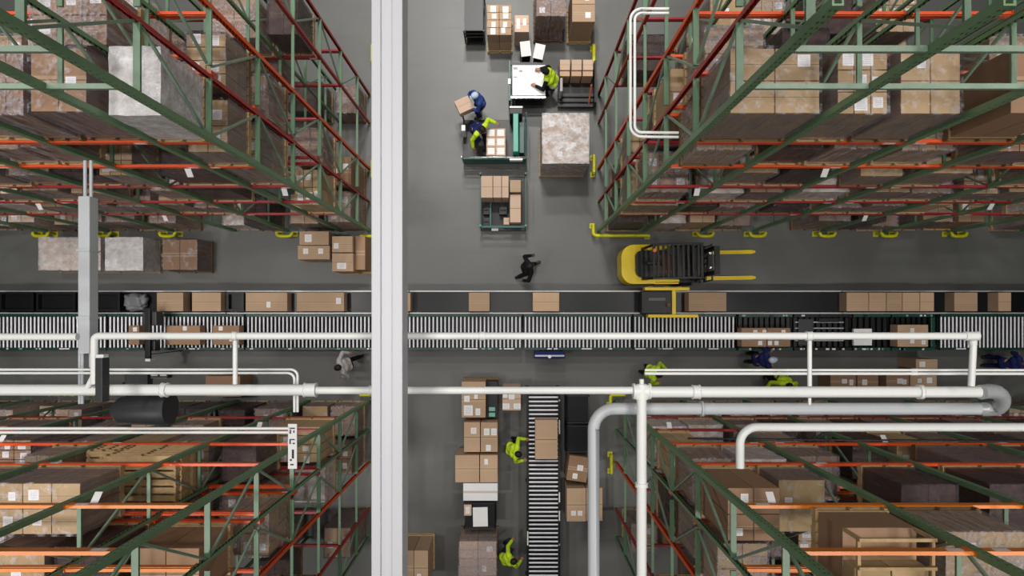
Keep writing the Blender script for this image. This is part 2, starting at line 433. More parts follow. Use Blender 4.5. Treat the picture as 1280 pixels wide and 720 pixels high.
def rack(frames, y0, y1, label, front, rear, levels, group, ties=(), step=1.8, spacer=None, ext=0.0, sy=1):
    """frames: x of each upright frame, first = at the cross aisle; y0 front face, y1 rear (sy = -1 grows downwards)"""
    root = thing('pallet_rack', label, 'storage rack', ((frames[0] + frames[-1]) / 2, (y0 + y1) / 2, 0), 0, group)
    ox, oy = root.location.x, root.location.y
    ya, yb = y0 + sy * .04, y1 - sy * .04
    for fi, fx in enumerate(frames):
        if not in_view(fx - .1, fx + .1, min(y0, y1), max(y0, y1), 0, ZTOP): continue
        for yy, mt in ((ya, front), (yb, rear)):
            if mt is None: continue
            if mt != 'green' and fi > 0: mt = 'green'
            p = put('post', post_mesh(mt, 1.0 if yy == ya and front == 'green' else (0.85 if mt == 'orangepost' else 0.7)), root, (fx - ox, yy - oy, 0), (0, 0, 0 if (yy == ya) == (sy > 0) else math.pi))
            put('base_plate', plate_mesh(), p, (0, 0, 0))
        L = abs(yb - ya) - .05; st = step if fi == 0 else step
        z = 1.6; k = 0
        while z < ZTOP:
            if in_view(fx, fx, min(ya, yb), max(ya, yb), z, z):
                put('horizontal_strut', strut_mesh(L, 'greenbar', 0.085 if fi == 0 else 0.06), root, (fx - ox, (ya + yb) / 2 - oy, z))
            if z + st < ZTOP and in_view(fx, fx, min(ya, yb), max(ya, yb), z, z + st):
                a = math.atan2(st - .12, L) * (1 if k % 2 else -1)
                put('diagonal_brace', strut_mesh(math.hypot(L, st - .12) - .03, 'palebar', 0.035), root, (fx - ox, (ya + yb) / 2 - oy, z + st / 2), (a, 0, 0))
            if spacer and fi < 2 and in_view(fx, fx, min(yb, spacer), max(yb, spacer), z, z):
                Ls = abs(spacer - yb) - .08
                put('row_spacer', strut_mesh(Ls, 'greenbar', 0.06), root, (fx - ox, (yb + spacer) / 2 - oy, z))
            z += st; k += 1
    for bi in range(len(frames) - 1):
        xa, xb = sorted(frames[bi:bi + 2]); L = xb - xa - .122
        for (z, mf) in levels:
            for yy, fr in ((ya, 1), (yb, 0)):
                if not in_view(xa, xb, yy, yy, z - .1, z): continue
                b = put('beam', beam_mesh(L, mf), root, ((xa + xb) / 2 - ox, yy - oy, z), (0, 0, 0 if (fr == 1) == (sy > 0) else math.pi))
                if fr and (bi * 7 + int(z * 3)) % 3 != 1:
                    lb = cached('beamlabel', lambda: MB().box(-.09, .09, -.0015, .0015, -.035, .035).mesh('location_label', 'label'))
                    put('location_label', lb, b, (L * (0.38 if (bi + int(z)) % 2 else -0.4), -.0268, -.058))
                if fr and (bi + int(z * 5)) % 5 == 0:
                    put('location_card', cached('beamcard', lambda: MB().box(-.055, .055, -.002, .002, -.17, 0).mesh('location_card', 'label')), b, (L * .3, -.032, -.09), (R(-48), 0, 0))
        for (z, mt) in ties:
            if in_view(xa, xb, ya, ya, z, z):
                put('tie_bar', cached(('tie', q(L), mt), lambda: MB().box(-L / 2, L / 2, -.03, .03, -.05, 0).mesh('tie_bar', mt)), root, ((xa + xb) / 2 - ox, ya - oy, z))
    return root

def dist_sum(f0, steps, s):
    out = [f0]
    for d in steps: out.append(out[-1] + s * d)
    return out
F_UL = [-4.45, -5.36, -7.0, -8.65, -10.6, -12.6, -14.5, -16.2]
F_UR = [2.70, 4.12, 5.95, 7.56, 9.7, 11.6, 13.75, 15.9]
F_LL = [-4.47, -6.35, -8.55, -11.3, -13.2, -15.1, -16.4]
F_LR = [3.25, 5.3, 7.25, 9.9, 12.3, 14.6, 16.4]
LV_U = [(3.4, 'red'), (5.2, 'red'), (7.0, 'red'), (8.8, 'orange'), (10.4, 'orange')]
LV_L = [(3.3, 'red'), (5.1, 'red'), (6.7, 'orange'), (8.5, 'orange')]
LV_L3 = [(3.3, 'orange'), (5.1, 'orange'), (6.7, 'orange'), (8.5, 'orange')]
BN = {'UL': 'rack behind wrapped pallets', 'UR': 'rack behind forklift', 'LL': 'rack below drum lamp', 'LR': 'rack below elbow pipe'}
G = 'pallet racks along the aisles'
YU, YL, DEP, GAP, ROWC = 2.55, 2.68, 0.97, 0.06, 3.35
def rows(sy, y0):
    a = sy * y0
    return [(a, a + sy * DEP), (a + sy * (DEP + GAP), a + sy * (2 * DEP + GAP)), (a + sy * ROWC, a + sy * (ROWC + DEP))]
ROWS = {'UL': rows(1, YU), 'UR': rows(1, YU), 'LL': rows(-1, YL), 'LR': rows(-1, YL)}
FR = {'UL': F_UL, 'UR': F_UR, 'LL': F_LL, 'LR': F_LR}
SG = {'UL': 1, 'UR': 1, 'LL': -1, 'LR': -1}
desc = {'UL': 'behind the shrink-wrapped floor pallets', 'UR': 'behind the yellow forklift', 'LL': 'below the black drum lamp', 'LR': 'below the silver elbow pipe'}
rown = ['front row on the cross aisle', 'second row against the front row', 'third row past a gap']
for bk in ('UL', 'UR', 'LL', 'LR'):
    up = bk[0] == 'U'
    for ri in range(3):
        y0, y1 = ROWS[bk][ri]
        lv = LV_U if up else LV_L
        if ri == 2: lv = lv[:2]
        fr = FR[bk] if ri < 2 else FR[bk][:5]
        ties = ()
        if ri == 0: ties = ((12.72, 'palebar'), (13.75, 'palebar')) if up else ()
        if ri == 0 and not up: lv = lv + [(11.0, 'amber'), (12.75, 'amber')]
        rack(fr, y0, y1, 'green pallet rack %s, %s' % (desc[bk], rown[ri]),
             ['green', None, 'redpost'][ri], [('redpost' if up else 'green'), 'orangepost', ('redpost' if up else 'green')][ri], lv, G, ties, sy=SG[bk], spacer=ROWS[bk][2][0] if ri == 1 else None)

# ------------------------------------------------------------------ loads on the racks
ORD = ['end', 'second', 'third', 'fourth', 'fifth', 'sixth', 'seventh', 'eighth']
ORN = ['first', 'second', 'third']
LOADKEY = {}
LVN = ['floor level', 'first level', 'second level', 'third level', 'fourth level', 'fifth level']
RWN = ['front row', 'second row', 'third row']
KD = {'tan': 'tan cartons', 'tan3': 'small tan cartons', 'big': 'big kraft box', 'half': 'two tall boxes', 'grid': 'many small cartons', 'four': 'pale cartons', 'row4': 'long cartons',
      'dark': 'dark wrapped load', 'white': 'milky wrapped load', 'open': 'timber-framed load'}
MAN = {}   # (block,row,level index,bay) -> list of (x0,x1,h,kind)
MAN['UR', 0, 5, 0] = [(2.80, 4.04, 1.28, 'tan:wrap')]
MAN['UR', 0, 5, 1] = [(4.20, 4.92, 1.28, 'grid:wrap'), (5.02, 5.87, 1.28, 'half:wrap')]
MAN['UR', 0, 5, 2] = [(6.45, 7.46, 1.28, 'half:none')]
MAN['UR', 0, 5, 3] = [(7.68, 8.6, 1.2, 'tan:wrap')]
MAN['UR', 0, 1, 0] = [(2.8, 4.02, 1.25, 'big:wrap')]
MAN['UR', 1, 3, 0] = [(2.85, 3.5, 1.3, 'half:none')]
MAN['UL', 0, 5, 0] = [(-5.26, -4.55, 1.25, 'white:wrapmilk')]
MAN['UL', 0, 5, 1] = [(-6.3, -5.5, 1.28, 'half:wrap'), (-6.92, -6.38, 1.2, 'dark:wrapgrey')]
MAN['UL', 0, 5, 2] = [(-7.85, -7.1, 1.25, 'tan:wrapgrey'), (-8.56, -7.95, 1.2, 'dark:wrapgrey')]
MAN['UL', 0, 1, 0] = [(-5.25, -4.55, 1.25, 'tan3:none')]
MAN['UL', 1, 4, 0] = [(-5.26, -4.55, 0.95, 'row4:wrap')]
MAN['LL', 0, 4, 1] = [(-8.42, -6.95, 1.15, 'tan3:wrap')]
MAN['LL', 0, 4, 2] = [(-9.9, -8.7, 1.15, 'tan3:wrap'), (-11.2, -10.0, 1.15, 'tan:wrap')]
MAN['LL', 0, 4, 0] = []
MAN['LL', 0, 3, 1] = ['pallets']
MAN['LL', 0, 3, 0] = []
MAN['LL', 0, 2, 0] = [(-6.2, -5.4, 1.3, 'dark:wrapdark')]
MAN['LL', 0, 1, 0] = [(-5.85, -4.6, 1.2, 'row4:none')]
MAN['LL', 1, 4, 0] = [(-6.15, -5.0, 1.2, 'half:none')]
MAN['LL', 1, 2, 0] = [(-6.2, -5.15, 1.35, 'tan:wrapgrey')]
MAN['LL', 1, 3, 0] = [(-5.5, -4.6, 1.1, 'tan3:wrapgrey')]
MAN['LR', 0, 2, 0] = [(3.36, 4.1, 1.3, 'grid:none')]
MAN['LR', 0, 4, 0] = [(3.36, 4.26, 1.42, 'tan:none'), (4.36, 5.2, 0.95, 'big:wrap')]
MAN['LR', 0, 3, 1] = [(5.42, 6.3, 1.0, 'dark:wrapgrey')]
MAN['LR', 0, 5, 0] = [(4.2, 5.22, 1.2, 'open:none')]
MAN['LR', 0, 5, 1] = [(5.42, 6.5, 0.95, 'big:wrapgrey')]
MAN['LR', 0, 4, 2] = [(7.65, 9.1, 1.2, 'dark:wrapdark')]
MAN['LR', 0, 3, 2] = [(8.3, 9.75, 1.6, 'tan3:wrap')]
MAN['LR', 0, 4, 1] = [(6.2, 7.15, 1.25, 'dark:wrapdark')]
KINDS_A = ['tan:wrap', 'grid:wrap', 'half:wrap', 'tan3:wrapgrey', 'big:wrap', 'dark:wrapdark', 'white:wrapwhite', 'tan:wrapgrey', 'dark:wrapgrey', 'four:wrap', 'row4:wrap', 'half:none', 'dark:wrapdark', 'dark:wrapdark', 'dark:wrapgrey']  # dark film repeated to put shade inside the racks into the load colours
SKIP = {(('UL', 'UR', 'LL', 'LR')[int(c_[0])],) + tuple(int(v) for v in c_[1:]) for c_ in '''01030 01031 01040 01041 01050 01051 01060 01061 01110 01120 01121 01130 01140 01141 01150 01220 01230 01231 01240 01310 01320 01321 01330 01331 01430 02020 02021 02030 02130 02230 10250 11010 11011 11020 11030 11031 11040 11041 11050 11060 11061 11111 11130 11131 11140 11150 11151 11210 11211 11230 11231 11240 11250 11310 11330 11340 11431 12011 12020 12030 12111 12120 20022 20230 21010 21011 21020 21021 21030 21040 21041 21050 21110 21111 21120 21121 21130 21211 21220 21221 21222 21230 22011 22020 22021 22030 22031 22110 22120 22121 22122 22130 22131 22210 22220 22221 22222 31000 31010 31020 31030 31040 31041 31050 31051 31100 31110 31111 31120 31121 31140 31221 31230 31231 31320 31321 31322 31330 31410 31411 31420 31421 32010 32020 32021 32022 32030 32031 32110 32120 32121 32130 32131 32220 32221 32222 32230 32231'''.split()}   # loads fully hidden behind others
NLOAD = 0
def empties(x0, x1, y0, y1, z, n, lab):
    w, d = x1 - x0, y1 - y0
    for i in range(n):
        o = put('wooden_pallet', pallet_mesh(w, d, 'wood'), None, ((x0 + x1) / 2 + 0.02 * ((i * 7) % 3 - 1), (y0 + y1) / 2, z + i * 0.1415))
        tag(o, lab % ['first', 'second', 'third', 'fourth', 'fifth', 'sixth', 'seventh'][i], 'pallet', 'empty pallets stacked in the rack')
for bk in ('UL', 'UR', 'LL', 'LR'):
    up = bk[0] == 'U'; sy = SG[bk]
    zs = [0.0, 3.4, 5.2, 7.0, 8.8, 10.4] if up else [0.0, 3.3, 5.1, 6.7, 8.5, 11.0]
    for ri in range(3):
        y0, y1 = ROWS[bk][ri]
        ya, yb = sorted((y0, y1))
        for li, z in enumerate(zs):
            if ri == 2 and li > 2: continue
            gap = (zs[li + 1] - z - 0.28) if li + 1 < len(zs) else 1.3
            frs = FR[bk] if ri < 2 else FR[bk][:5]
            for bi in range(len(frs) - 1):
                key = (bk, ri, li, bi)
                rnd = random.Random('%s%d%d%d' % key)
                xa, xb = sorted(frs[bi:bi + 2]); xa += .07; xb -= .07
                spec = MAN.get(key)
                if spec is None:
                    if not up and li == 5: continue
                    w = xb - xa; n = 1 if w < 1.5 else (2 if w < 2.5 else 3)
                    if sy > 0 and ri == 1 and li == 5 and rnd.random() < .5: continue
                    spec = []; s = w / n
                    for i in range(n):
                        h = min(gap, rnd.uniform(0.85, 1.35)) if li else rnd.uniform(0.9, 1.9)
                        lw = min(s - 0.06, rnd.uniform(0.8, 1.15)); off = rnd.uniform(0, s - lw - .04)
                        if rnd.random() < (0.09, 0.22, 0.25)[ri]: continue
                        spec.append((xa + i * s + .02 + off, xa + i * s + .02 + off + lw, h, rnd.choice(KINDS_A)))
                if spec == ['pallets']:
                    empties(-7.85, -6.45, ya + .02, yb - .04, z + .002, 7, 'empty wooden pallet, %s from bottom in rack stack under drum lamp')
                    empties(-8.45, -7.9, ya + .02, yb - .04, z + .002, 4, 'narrow wooden pallet, %s from bottom beside the taller stack under drum lamp')
                    continue
                out = sorted(spec, key=lambda s_: abs(s_[0]))
                for k, (x0, x1, h, kd) in enumerate(out):
                    if (bk, ri, li, bi, k) in SKIP: continue
                    if not in_view(x0, x1, ya, yb, z, z + h, 4): continue
                    base = kd.split(':')[0]; NLOAD += 1
                    pos = (ORN[k] + ' in ') if len(out) > 1 else ''
                    dsc = KD[base]
                    lab = '%s, %s%s bay, %s %s, %s' % (dsc, pos, ORD[bi], LVN[li], RWN[ri], BN[bk])
                    dep = rnd.uniform(0.0, 0.04)
                    ld_ = load(x0, x1, ya + .01 + dep, yb - .03, z + .002, h, kd, lab, 'pallet loads on the racks', seed=hash((x0, z)) % 997 if False else int(abs(x0 * 131 + z * 17 + ri * 5)) % 997)
                    LOADKEY[ld_.name] = (bk, ri, li, bi, k)
print('LOADS', NLOAD)

# ------------------------------------------------------------------ yellow post guards
def guard(x, y, sx, sy, kind, lab):
    b = MB(); r = 0.055; z = 0.32
    if kind == 'L':
        path = [(0, 0.34, z), (0, 0.08, z)] + [(0.08 - 0.08 * math.cos(a), 0.08 - 0.08 * math.sin(a), z) for a in (R(30), R(60))] + [(0.08, 0, z), (0.42, 0, z)]
    elif kind == 'long':
        path = [(0, 0.34, z), (0, 0.1, z)] + [(0.1 - 0.1 * math.cos(a), 0.1 - 0.1 * math.sin(a), z) for a in (R(30), R(60))] + [(0.1, 0, z), (1.72, 0, z)]
    elif kind == 'bar': path = [(0, -0.26, z), (0, 0.26, z)]
    else:
        path = [(-.24, .1, z), (-.2, .02, z), (-.1, 0, z), (.1, 0, z), (.2, .02, z), (.24, .1, z)]
    path = [(px * sx, py * sy, pz) for px, py, pz in path]
    root = thing('post_guard', lab, 'rack guard', (x, y, 0), 0, 'yellow guards at the feet of the rack posts')
    MB().tube(path, r, 10).build('bumper_tube', 'guard', root)
    for p in (path[0], path[-1]):
        MB().cyl((p[0], p[1], .015), (p[0], p[1], z), .04, n=10).build('leg', 'guard', root)
        MB().box(p[0] - .08, p[0] + .08, p[1] - .08, p[1] + .08, 0, .015).build('base_plate', 'guard', root)
guard(2.50, 2.40, 1, 1, 'long', 'long yellow L-shaped guard rail at the rack corner behind the forklift')
guard(2.52, 4.6, 1, 1, 'bar', 'short yellow guard at second row end, rack behind the forklift')
guard(2.52, 8.0, 1, 1, 'bar', 'short yellow guard on floor right of the small cartons on the truck')
guard(-4.24, 2.38, -1, 1, 'L', 'yellow corner guard behind the carton pallets beside the white roof beam')
guard(-4.30, 4.45, 1, 1, 'bar', 'short yellow guard at second row end, rack behind wrapped floor pallets')
guard(-4.30, 8.0, 1, 1, 'bar', 'short yellow guard at far rack end beside the white roof beam')
guard(-4.24, -2.5, -1, -1, 'L', 'yellow corner guard where white pipe meets roof beam, rack below drum lamp')
guard(-4.28, -4.7, 1, 1, 'bar', 'short yellow guard at second row end, rack below drum lamp')
guard(3.03, -2.5, 1, -1, 'L', 'yellow corner guard under the white pipe tee, rack below elbow pipe')
guard(3.06, -4.65, 1, 1, 'bar', 'short yellow guard between silver-grey pipe and white pipe, rack below elbow pipe')
for i, fx in enumerate(F_UR[2:7]):
    guard(fx, 2.38, 1, 1, 'U', 'small yellow post guard, %s from the long corner guard behind the forklift' % ORN_[i] if False else 'small yellow post guard, %s after the long corner guard behind the forklift' % ['first', 'second', 'third', 'fourth', 'fifth'][i])
for i, fx in enumerate([F_UL[2], F_UL[4], F_UL[5], F_UL[6]]):
    guard(fx, 2.38, 1, 1, 'U', 'small yellow post guard, %s from the corner guard, behind wrapped floor pallets' % ['first', 'second', 'third', 'fourth'][i])
for i, fx in enumerate([-12.9, -14.0]):
    guard(fx, -2.40, 1, -1, 'U', 'small yellow post guard below the big white pipe, %s the black bar' % ['beside', 'left of'][i])
# ------------------------------------------------------------------ conveyors
def leg_pair(root, x, y0, y1, z, mat='dgreen', axis='x'):
    for y in (y0, y1):
        b = MB()
        if axis == 'x': b.box(x - .03, x + .03, y - .02, y + .02, 0.012, z); b.box(x - .06, x + .06, y - .05, y + .05, 0, .012)
        else: b.box(y - .02, y + .02, x - .03, x + .03, 0.012, z); b.box(y - .05, y + .05, x - .06, x + .06, 0, .012)
        b.build('leg', mat, root)
def roller_mesh(L, axis): 
    def mk():
        b = MB()
        e = (0, L / 2, 0) if axis == 'x' else (L / 2, 0, 0)
        b.cyl(tuple(-v for v in e), e, 0.03, n=10)
        e2 = tuple(v * (1 + 0.03 / L * 2) for v in e)
        b.cyl(tuple(-v for v in e2), e2, 0.008, n=6)
        return b.mesh('roller', 'roller')
    return cached(('roller', q(L), axis), mk)
def roller_conveyor(a0, a1, b0, b1, z, label, axis='x', pitch=0.116, railmat='dgreen', railh=0.14, skip=None, rails=(1, 1)):
    """a: along, b: across"""
    root = thing('roller_conveyor', label, 'conveyor', ((a0 + a1) / 2, (b0 + b1) / 2, 0) if axis == 'x' else ((b0 + b1) / 2, (a0 + a1) / 2, 0), 0, 'roller conveyor sections')
    L = a1 - a0; W = b1 - b0
    def bx(x0, x1, y0, y1, z0, z1):
        return MB().box(x0, x1, y0, y1, z0, z1) if axis == 'x' else MB().box(y0, y1, x0, x1, z0, z1)
    for s in (-1, 1):
        bx(-L / 2, L / 2, s * W / 2 - .03, s * W / 2 + .03, z - .12, z + railh - .12).build('side_rail', railmat, root)
    n = int(L / pitch); me = roller_mesh(W - .08, axis)
    for i in range(n):
        c = -L / 2 + (i + .5) * L / n
        put('roller', me, root, (c, 0, z - .028) if axis == 'x' else (0, c, z - .028))
    k = max(2, int(L / 2.2) + 1)
    for i in range(k): leg_pair(root, -L / 2 + .1 + i * (L - .2) / (k - 1), -W / 2, W / 2, z - .121, railmat, axis)
    rnd = random.Random(label)
    for i in range(int(L / 0.75)):
        c = -L / 2 + rnd.uniform(.1, L - .1); lw = rnd.choice((.06, .1, .3, .42))
        c = max(-L / 2 + lw / 2, min(L / 2 - lw / 2, c)); s = -1 if axis == 'x' else rnd.choice((-1, 1))
        b = bx(c - lw / 2, c + lw / 2, s * W / 2 - .015, s * W / 2 + .02, z + railh - .1199, z + railh - .116)
        b.build('rail_label' if lw > .15 else 'sensor', 'label' if lw > .15 else rnd.choice(('whitetop', 'tealplastic', 'silver')), root)
    bx(-L / 2, L / 2, -W / 2 + .04, W / 2 - .04, z - .17, z - .135).build('under_tray', 'black', root)
    return root
ZR = 0.76
yt, yb_ = -0.06, -1.06
secs = [(-19.5, -16.35, 'beyond the black totes'), (-16.3, -12.2, 'at the black totes'), (-12.15, -8.05, 'under the grey square duct and black scanner'), (-8.0, -3.9, 'left of the white roof beam'),
        (-3.85, 0.3, 'right of the white roof beam'), (0.35, 3.6, 'between roof beam and yellow pusher'), (3.65, 6.72, 'ending at the yellow pusher'),]
for a0, a1, w in secs:
    roller_conveyor(a0, a1, yb_, yt, ZR, 'steel roller conveyor section beside the black belt, %s' % w)
roller_conveyor(12.86, 19.5, yb_, yt, ZR, 'steel roller conveyor section beyond the dark green transfer machines')
roller_conveyor(-8.2, -2.2, 0.47, 1.42, ZR, 'steel roller conveyor running down the lower aisle beside the pallet rows', axis='y', pitch=0.125, railmat='black', railh=0.16)

def belt_conveyor(x0, x1, label):
    root = thing('belt_conveyor', label, 'conveyor', ((x0 + x1) / 2, 0.35, 0), 0, 'belt conveyor sections')
    L = x1 - x0; W = .66; z = .72
    pts = []
    b = MB()
    b.box(-L / 2 + .01, L / 2 - .01, -W / 2 + .03, W / 2 - .03, z - .05, z).build('belt', 'belt', root)
    for s in (-1, 1):
        MB().box(-L / 2, L / 2, s * W / 2 - .028, s * W / 2 + .012, z - .16, z + .07).build('side_rail', 'silver', root)
    MB().box(-L / 2, L / 2, -W / 2 + .03, W / 2 - .03, z - .16, z - .06).build('belt_bed', 'black', root)
    for i in range(4): leg_pair(root, -L / 2 + .2 + i * (L - .4) / 3, -W / 2 + .02, W / 2 - .02, z - .161, 'silver')
for a0, a1, w in ((-19.5, -8.6, 'carrying black totes and a grey bag'), (-8.57, -3.1, 'carrying cartons left of the white roof beam'), (-3.07, 4.0, 'carrying cartons right of the white roof beam'),
                  (4.03, 9.9, 'under the yellow pusher'), (9.93, 19.5, 'carrying a row of five cartons')):
    belt_conveyor(a0, a1, 'long black belt conveyor section with steel rails %s' % w)

# cartons on the belt
ZB = .722
for px0, px1, zt, py0, lab in ((196, 229, 1.15, 362, 'tan carton on the black belt, next after the grey bag'), (240, 276, 1.2, 359, 'tall tan carton on the black belt, second after the grey bag'),
        (307, 359, 1.1, 362, 'long tan carton on black belt below a bare stretch of aisle'), (371, 430, 1.1, 362, 'longest tan carton on black belt, before the white roof beam'),
        (494, 513, 1.1, 364, 'tan carton on the black belt half hidden by the white roof beam'), (586, 612, 1.1, 364, 'narrow tan carton on black belt, first clear of the roof beam'),
        (666, 699, 1.12, 364, 'square tan carton on black belt below the walking person in black'), (861, 908, 1.2, 363, 'large plain tan carton at the mouth of the yellow pusher'),
        (1193, 1222, 1.15, 365, 'tan carton alone on the belt after the row of five'), (1248, 1264, 1.15, 365, 'last narrow tan carton on the belt near its far end')):
    x0, _ = P(px0, 0, zt); x1, _ = P(px1, 0, zt)
    carton(x0, x1, .07, .62, ZB, zt, lab, 'cartons riding on the black belt', labels=1 if px1 < 440 and px0 > 300 else 0, mat='carton')
xs = [1058, 1086, 1108, 1128, 1150, 1168]
for i in range(5):
    x0, _ = P(xs[i] + .4, 0, 1.16); x1, _ = P(xs[i + 1] - .4, 0, 1.16)
    carton(x0, x1, .07, .62, ZB, 1.16, 'tan carton on belt, %s in the tight row of five' % ['first', 'second', 'third', 'fourth', 'last'][i], 'cartons riding on the black belt', labels=0)
def tote(x0, x1, y0, y1, z, h, lab):
    root = thing('plastic_tote', lab, 'tote', ((x0 + x1) / 2, (y0 + y1) / 2, z), 0, 'black totes on the belt')
    w, d = x1 - x0, y1 - y0; b = MB()
    b.box(-w / 2, w / 2, -d / 2, d / 2, 0, .02)
    for s in (-1, 1):
        b.box(s * w / 2 - .012, s * w / 2 + .012, -d / 2, d / 2, .02, h); b.box(-w / 2 + .012, w / 2 - .012, s * d / 2 - .012, s * d / 2 + .012, .02, h)
    b.build('tub', 'black', root)
    b = MB()
    for s in (-1, 1):
        b.box(s * w / 2 - .03, s * w / 2 + .03, -d / 2 - .03, d / 2 + .03, h + .001, h + .02); b.box(-w / 2 + .03, w / 2 - .03, s * d / 2 - .03, s * d / 2 + .03, h + .001, h + .02)
    b.build('rim', 'black', root)
    b = MB()
    b.box(-w / 2 + .02, w / 2 - .02, -d / 2 + .02, d / 2 - .02, h * .55, h * .6).build('liner', 'belt', root)
for i, (a, b_) in enumerate(((0, 40), (46, 92), (112, 148), (284, 303))):
    x0, _ = P(a, 0, 1.1); x1, _ = P(b_, 0, 1.1)
    tote(x0, x1, .1, .6, ZB, .34, 'black plastic tote on belt, %s' % ['nearest the belt end by the roller bend', 'second of three before the grey duct', 'third, just past the grey square duct', 'between two tan cartons'][i])
# grey bag
def bag(cx, cy, z, w, d, h, mat, lab, name='plastic_bag', cat='bag'):
    rnd = random.Random(lab); bm = bmesh.new(); bmesh.ops.create_icosphere(bm, subdivisions=4, radius=1)
    for v in bm.verts:
        c = v.co; f = 1 + .10 * math.sin(7 * c.x + 3 * c.y) + .08 * math.sin(11 * c.y + 5 * c.z) + rnd.uniform(-.03, .03)
        s = lambda t: math.copysign(abs(t) ** .6, t)
        v.co = Vector((s(c.x) * w / 2 * f, s(c.y) * d / 2 * f, max(-.9, s(c.z)) * h / 2 * f))
    zmin = min(v.co.z for v in bm.verts)
    for v in bm.verts: v.co.z -= zmin
    for f in bm.faces: f.smooth = True
    me = bpy.data.meshes.new(name); bm.to_mesh(me); bm.free(); me.materials.append(M[mat])
    return tag(put(name, me, None, (cx, cy, z)), lab, cat)
x, _ = P(168, 0, 1.0); bag(x, .35, ZB, .62, .5, .32, 'grey', 'shiny grey plastic bag on the black belt')

# yellow pusher round the belt
x0, _ = P(806, 0, 1.2); x1, _ = P(873, 0, 1.2)
root = thing('box_pusher', 'yellow frame with black motor box straddling the belt before a large carton', 'machine', ((x0 + x1) / 2, .33, 0))
hw = (x1 - x0) / 2
for s, e in ((1, hw - .25), (-1, hw)):
    MB().box(-hw + (.0 if s > 0 else .1), e, s * .40 - .05, s * .40 + .05, .87, 1.2).build('side_arm', 'yellow', root, bevel=.02)
for xx in (-hw + .2, -.1, hw - .5):
    MB().box(xx, xx + .1, .40, .48, 0, .869).build('leg', 'yellow', root)
MB().box(.02, .14, -.349, .349, .88, 1.15).build('pusher_plate', 'yellow', root, bevel=.01)
MB().box(-hw - .1, .0, -.34, .34, .89, 1.25).build('motor_housing', 'black', root, bevel=.03)
MB().box(-hw + .1, -.2, .05, .13, 1.251, 1.27).build('cover_plate', 'grey', root)
MB().cyl((-.12, -.08, 1.251), (-.12, -.08, 1.33), .06).build('beacon', 'brownseat', root)

# transfer machines
def machine(px0, px1, label, lay):
    x0, _ = P(px0, 0, .8); x1, _ = P(px1, 0, .8)
    root = thing('transfer_machine', label, 'conveyor', ((x0 + x1) / 2, (yt + yb_) / 2, 0), 0, 'dark green transfer machines in the roller line')
    L = x1 - x0; W = 1.0
    for s in (-1, 1):
        MB().box(-L / 2, L / 2, s * W / 2 - .04, s * W / 2 + .04, .52, .84).build('side_rail', 'dgreen' if lay != 'black' else 'black', root)
    MB().box(-L / 2, L / 2, -W / 2 + .045, W / 2 - .045, .5, .60).build('bed', 'black', root)
    for i in range(3): leg_pair(root, -L / 2 + .1 + i * (L - .2) / 2, -W / 2, W / 2, .519, 'dgreen')
    n = int(L / .16)
    for i in range(n):
        c = -L / 2 + (i + .5) * L / n
        put('slat', cached(('slat', lay), lambda: MB().box(-.05, .05, -.44, .44, 0, .05).mesh('slat', 'black')), root, (c, 0, .665))
    rnd = random.Random(label)
    for i in range(int(L * 7)):
        c = rnd.uniform(-L / 2 + .05, L / 2 - .05); s = rnd.choice((-1, 1)); k = rnd.choice((.02, .03, .05))
        MB().box(c - k, c + k, s * W / 2 - .025, s * W / 2 + .025, .841, .87).build('sensor', rnd.choice(('silver', 'whitetop', 'black', 'tealplastic')), root)
    if lay == 'black':
        for yy in (-.25, -.08, .12, .3):
            MB().cyl((-L / 2 + .06, yy, .745), (L / 2 - .2, yy, .745), .02, n=8).build('guide_rod', 'silver', root)
        MB().box(-L / 2 + .15, -L / 2 + .6, -.4, .4, .73, .8).build('motor_housing', 'darkgrey', root, bevel=.02)
        MB().box(-.1, .5, .30, .42, .73, .8).build('cable_tray', 'black', root)
    if lay == 'end':
        MB().box(L / 2 - .14, L / 2 - .01, -.45, .45, .73, .86).build('end_cover', 'dgreen', root, bevel=.02)
    return root
machine(923, 990, 'dark green transfer machine under two brown cartons with white labels', 'green')
machine(992, 1064, 'black slatted transfer machine crossed by the white riser pipe', 'black')
machine(1066, 1112, 'black transfer machine under the white panel', 'green')
machine(1114, 1168, 'dark green transfer machine under a tan carton, before the rollers resume', 'end')
zt = 1.1
def labs(*a): return [(u, v, .12, .12) for u, v in a]
for (a, b_, lab, wh) in ((927, 958, 'brown carton on the dark green machine, first of two', labs((.55, .78), (.92, .78), (.75, .2))), (959, 988, 'brown carton on dark green machine, beside the black slatted machine', labs((.12, .2), (.4, .2), (.7, .78)))):
    x0, yy1 = P(a, 410, zt); x1, yy0 = P(b_, 437, zt)
    carton(x0, x1, -.98, yy1, .72, zt, lab, 'cartons in the roller line', mat='carton_dark', where=wh)
x0, yy1 = P(1122, 406, zt); x1, yy0 = P(1161, 437, zt); x1 -= .02; yy0 = -.98
carton(x0, x1, yy0, yy1, .72, zt, 'tan carton with white labels on machine before the rollers resume', 'cartons in the roller line', where=labs((.48, .75), (.48, .25), (.85, .2)))
x0, yy1 = P(1069, 411, .9); x1, yy0 = P(1092, 432, .9)
b = MB().box(-(x1 - x0) / 2, (x1 - x0) / 2, -(yy1 - yy0) / 2, (yy1 - yy0) / 2, .0, .1)
tag(put('cover_board', b.mesh('cover_board', 'whitetop', .01), None, ((x0 + x1) / 2, (yy0 + yy1) / 2, .717)), 'flat white board lying on the black transfer machine', 'board')
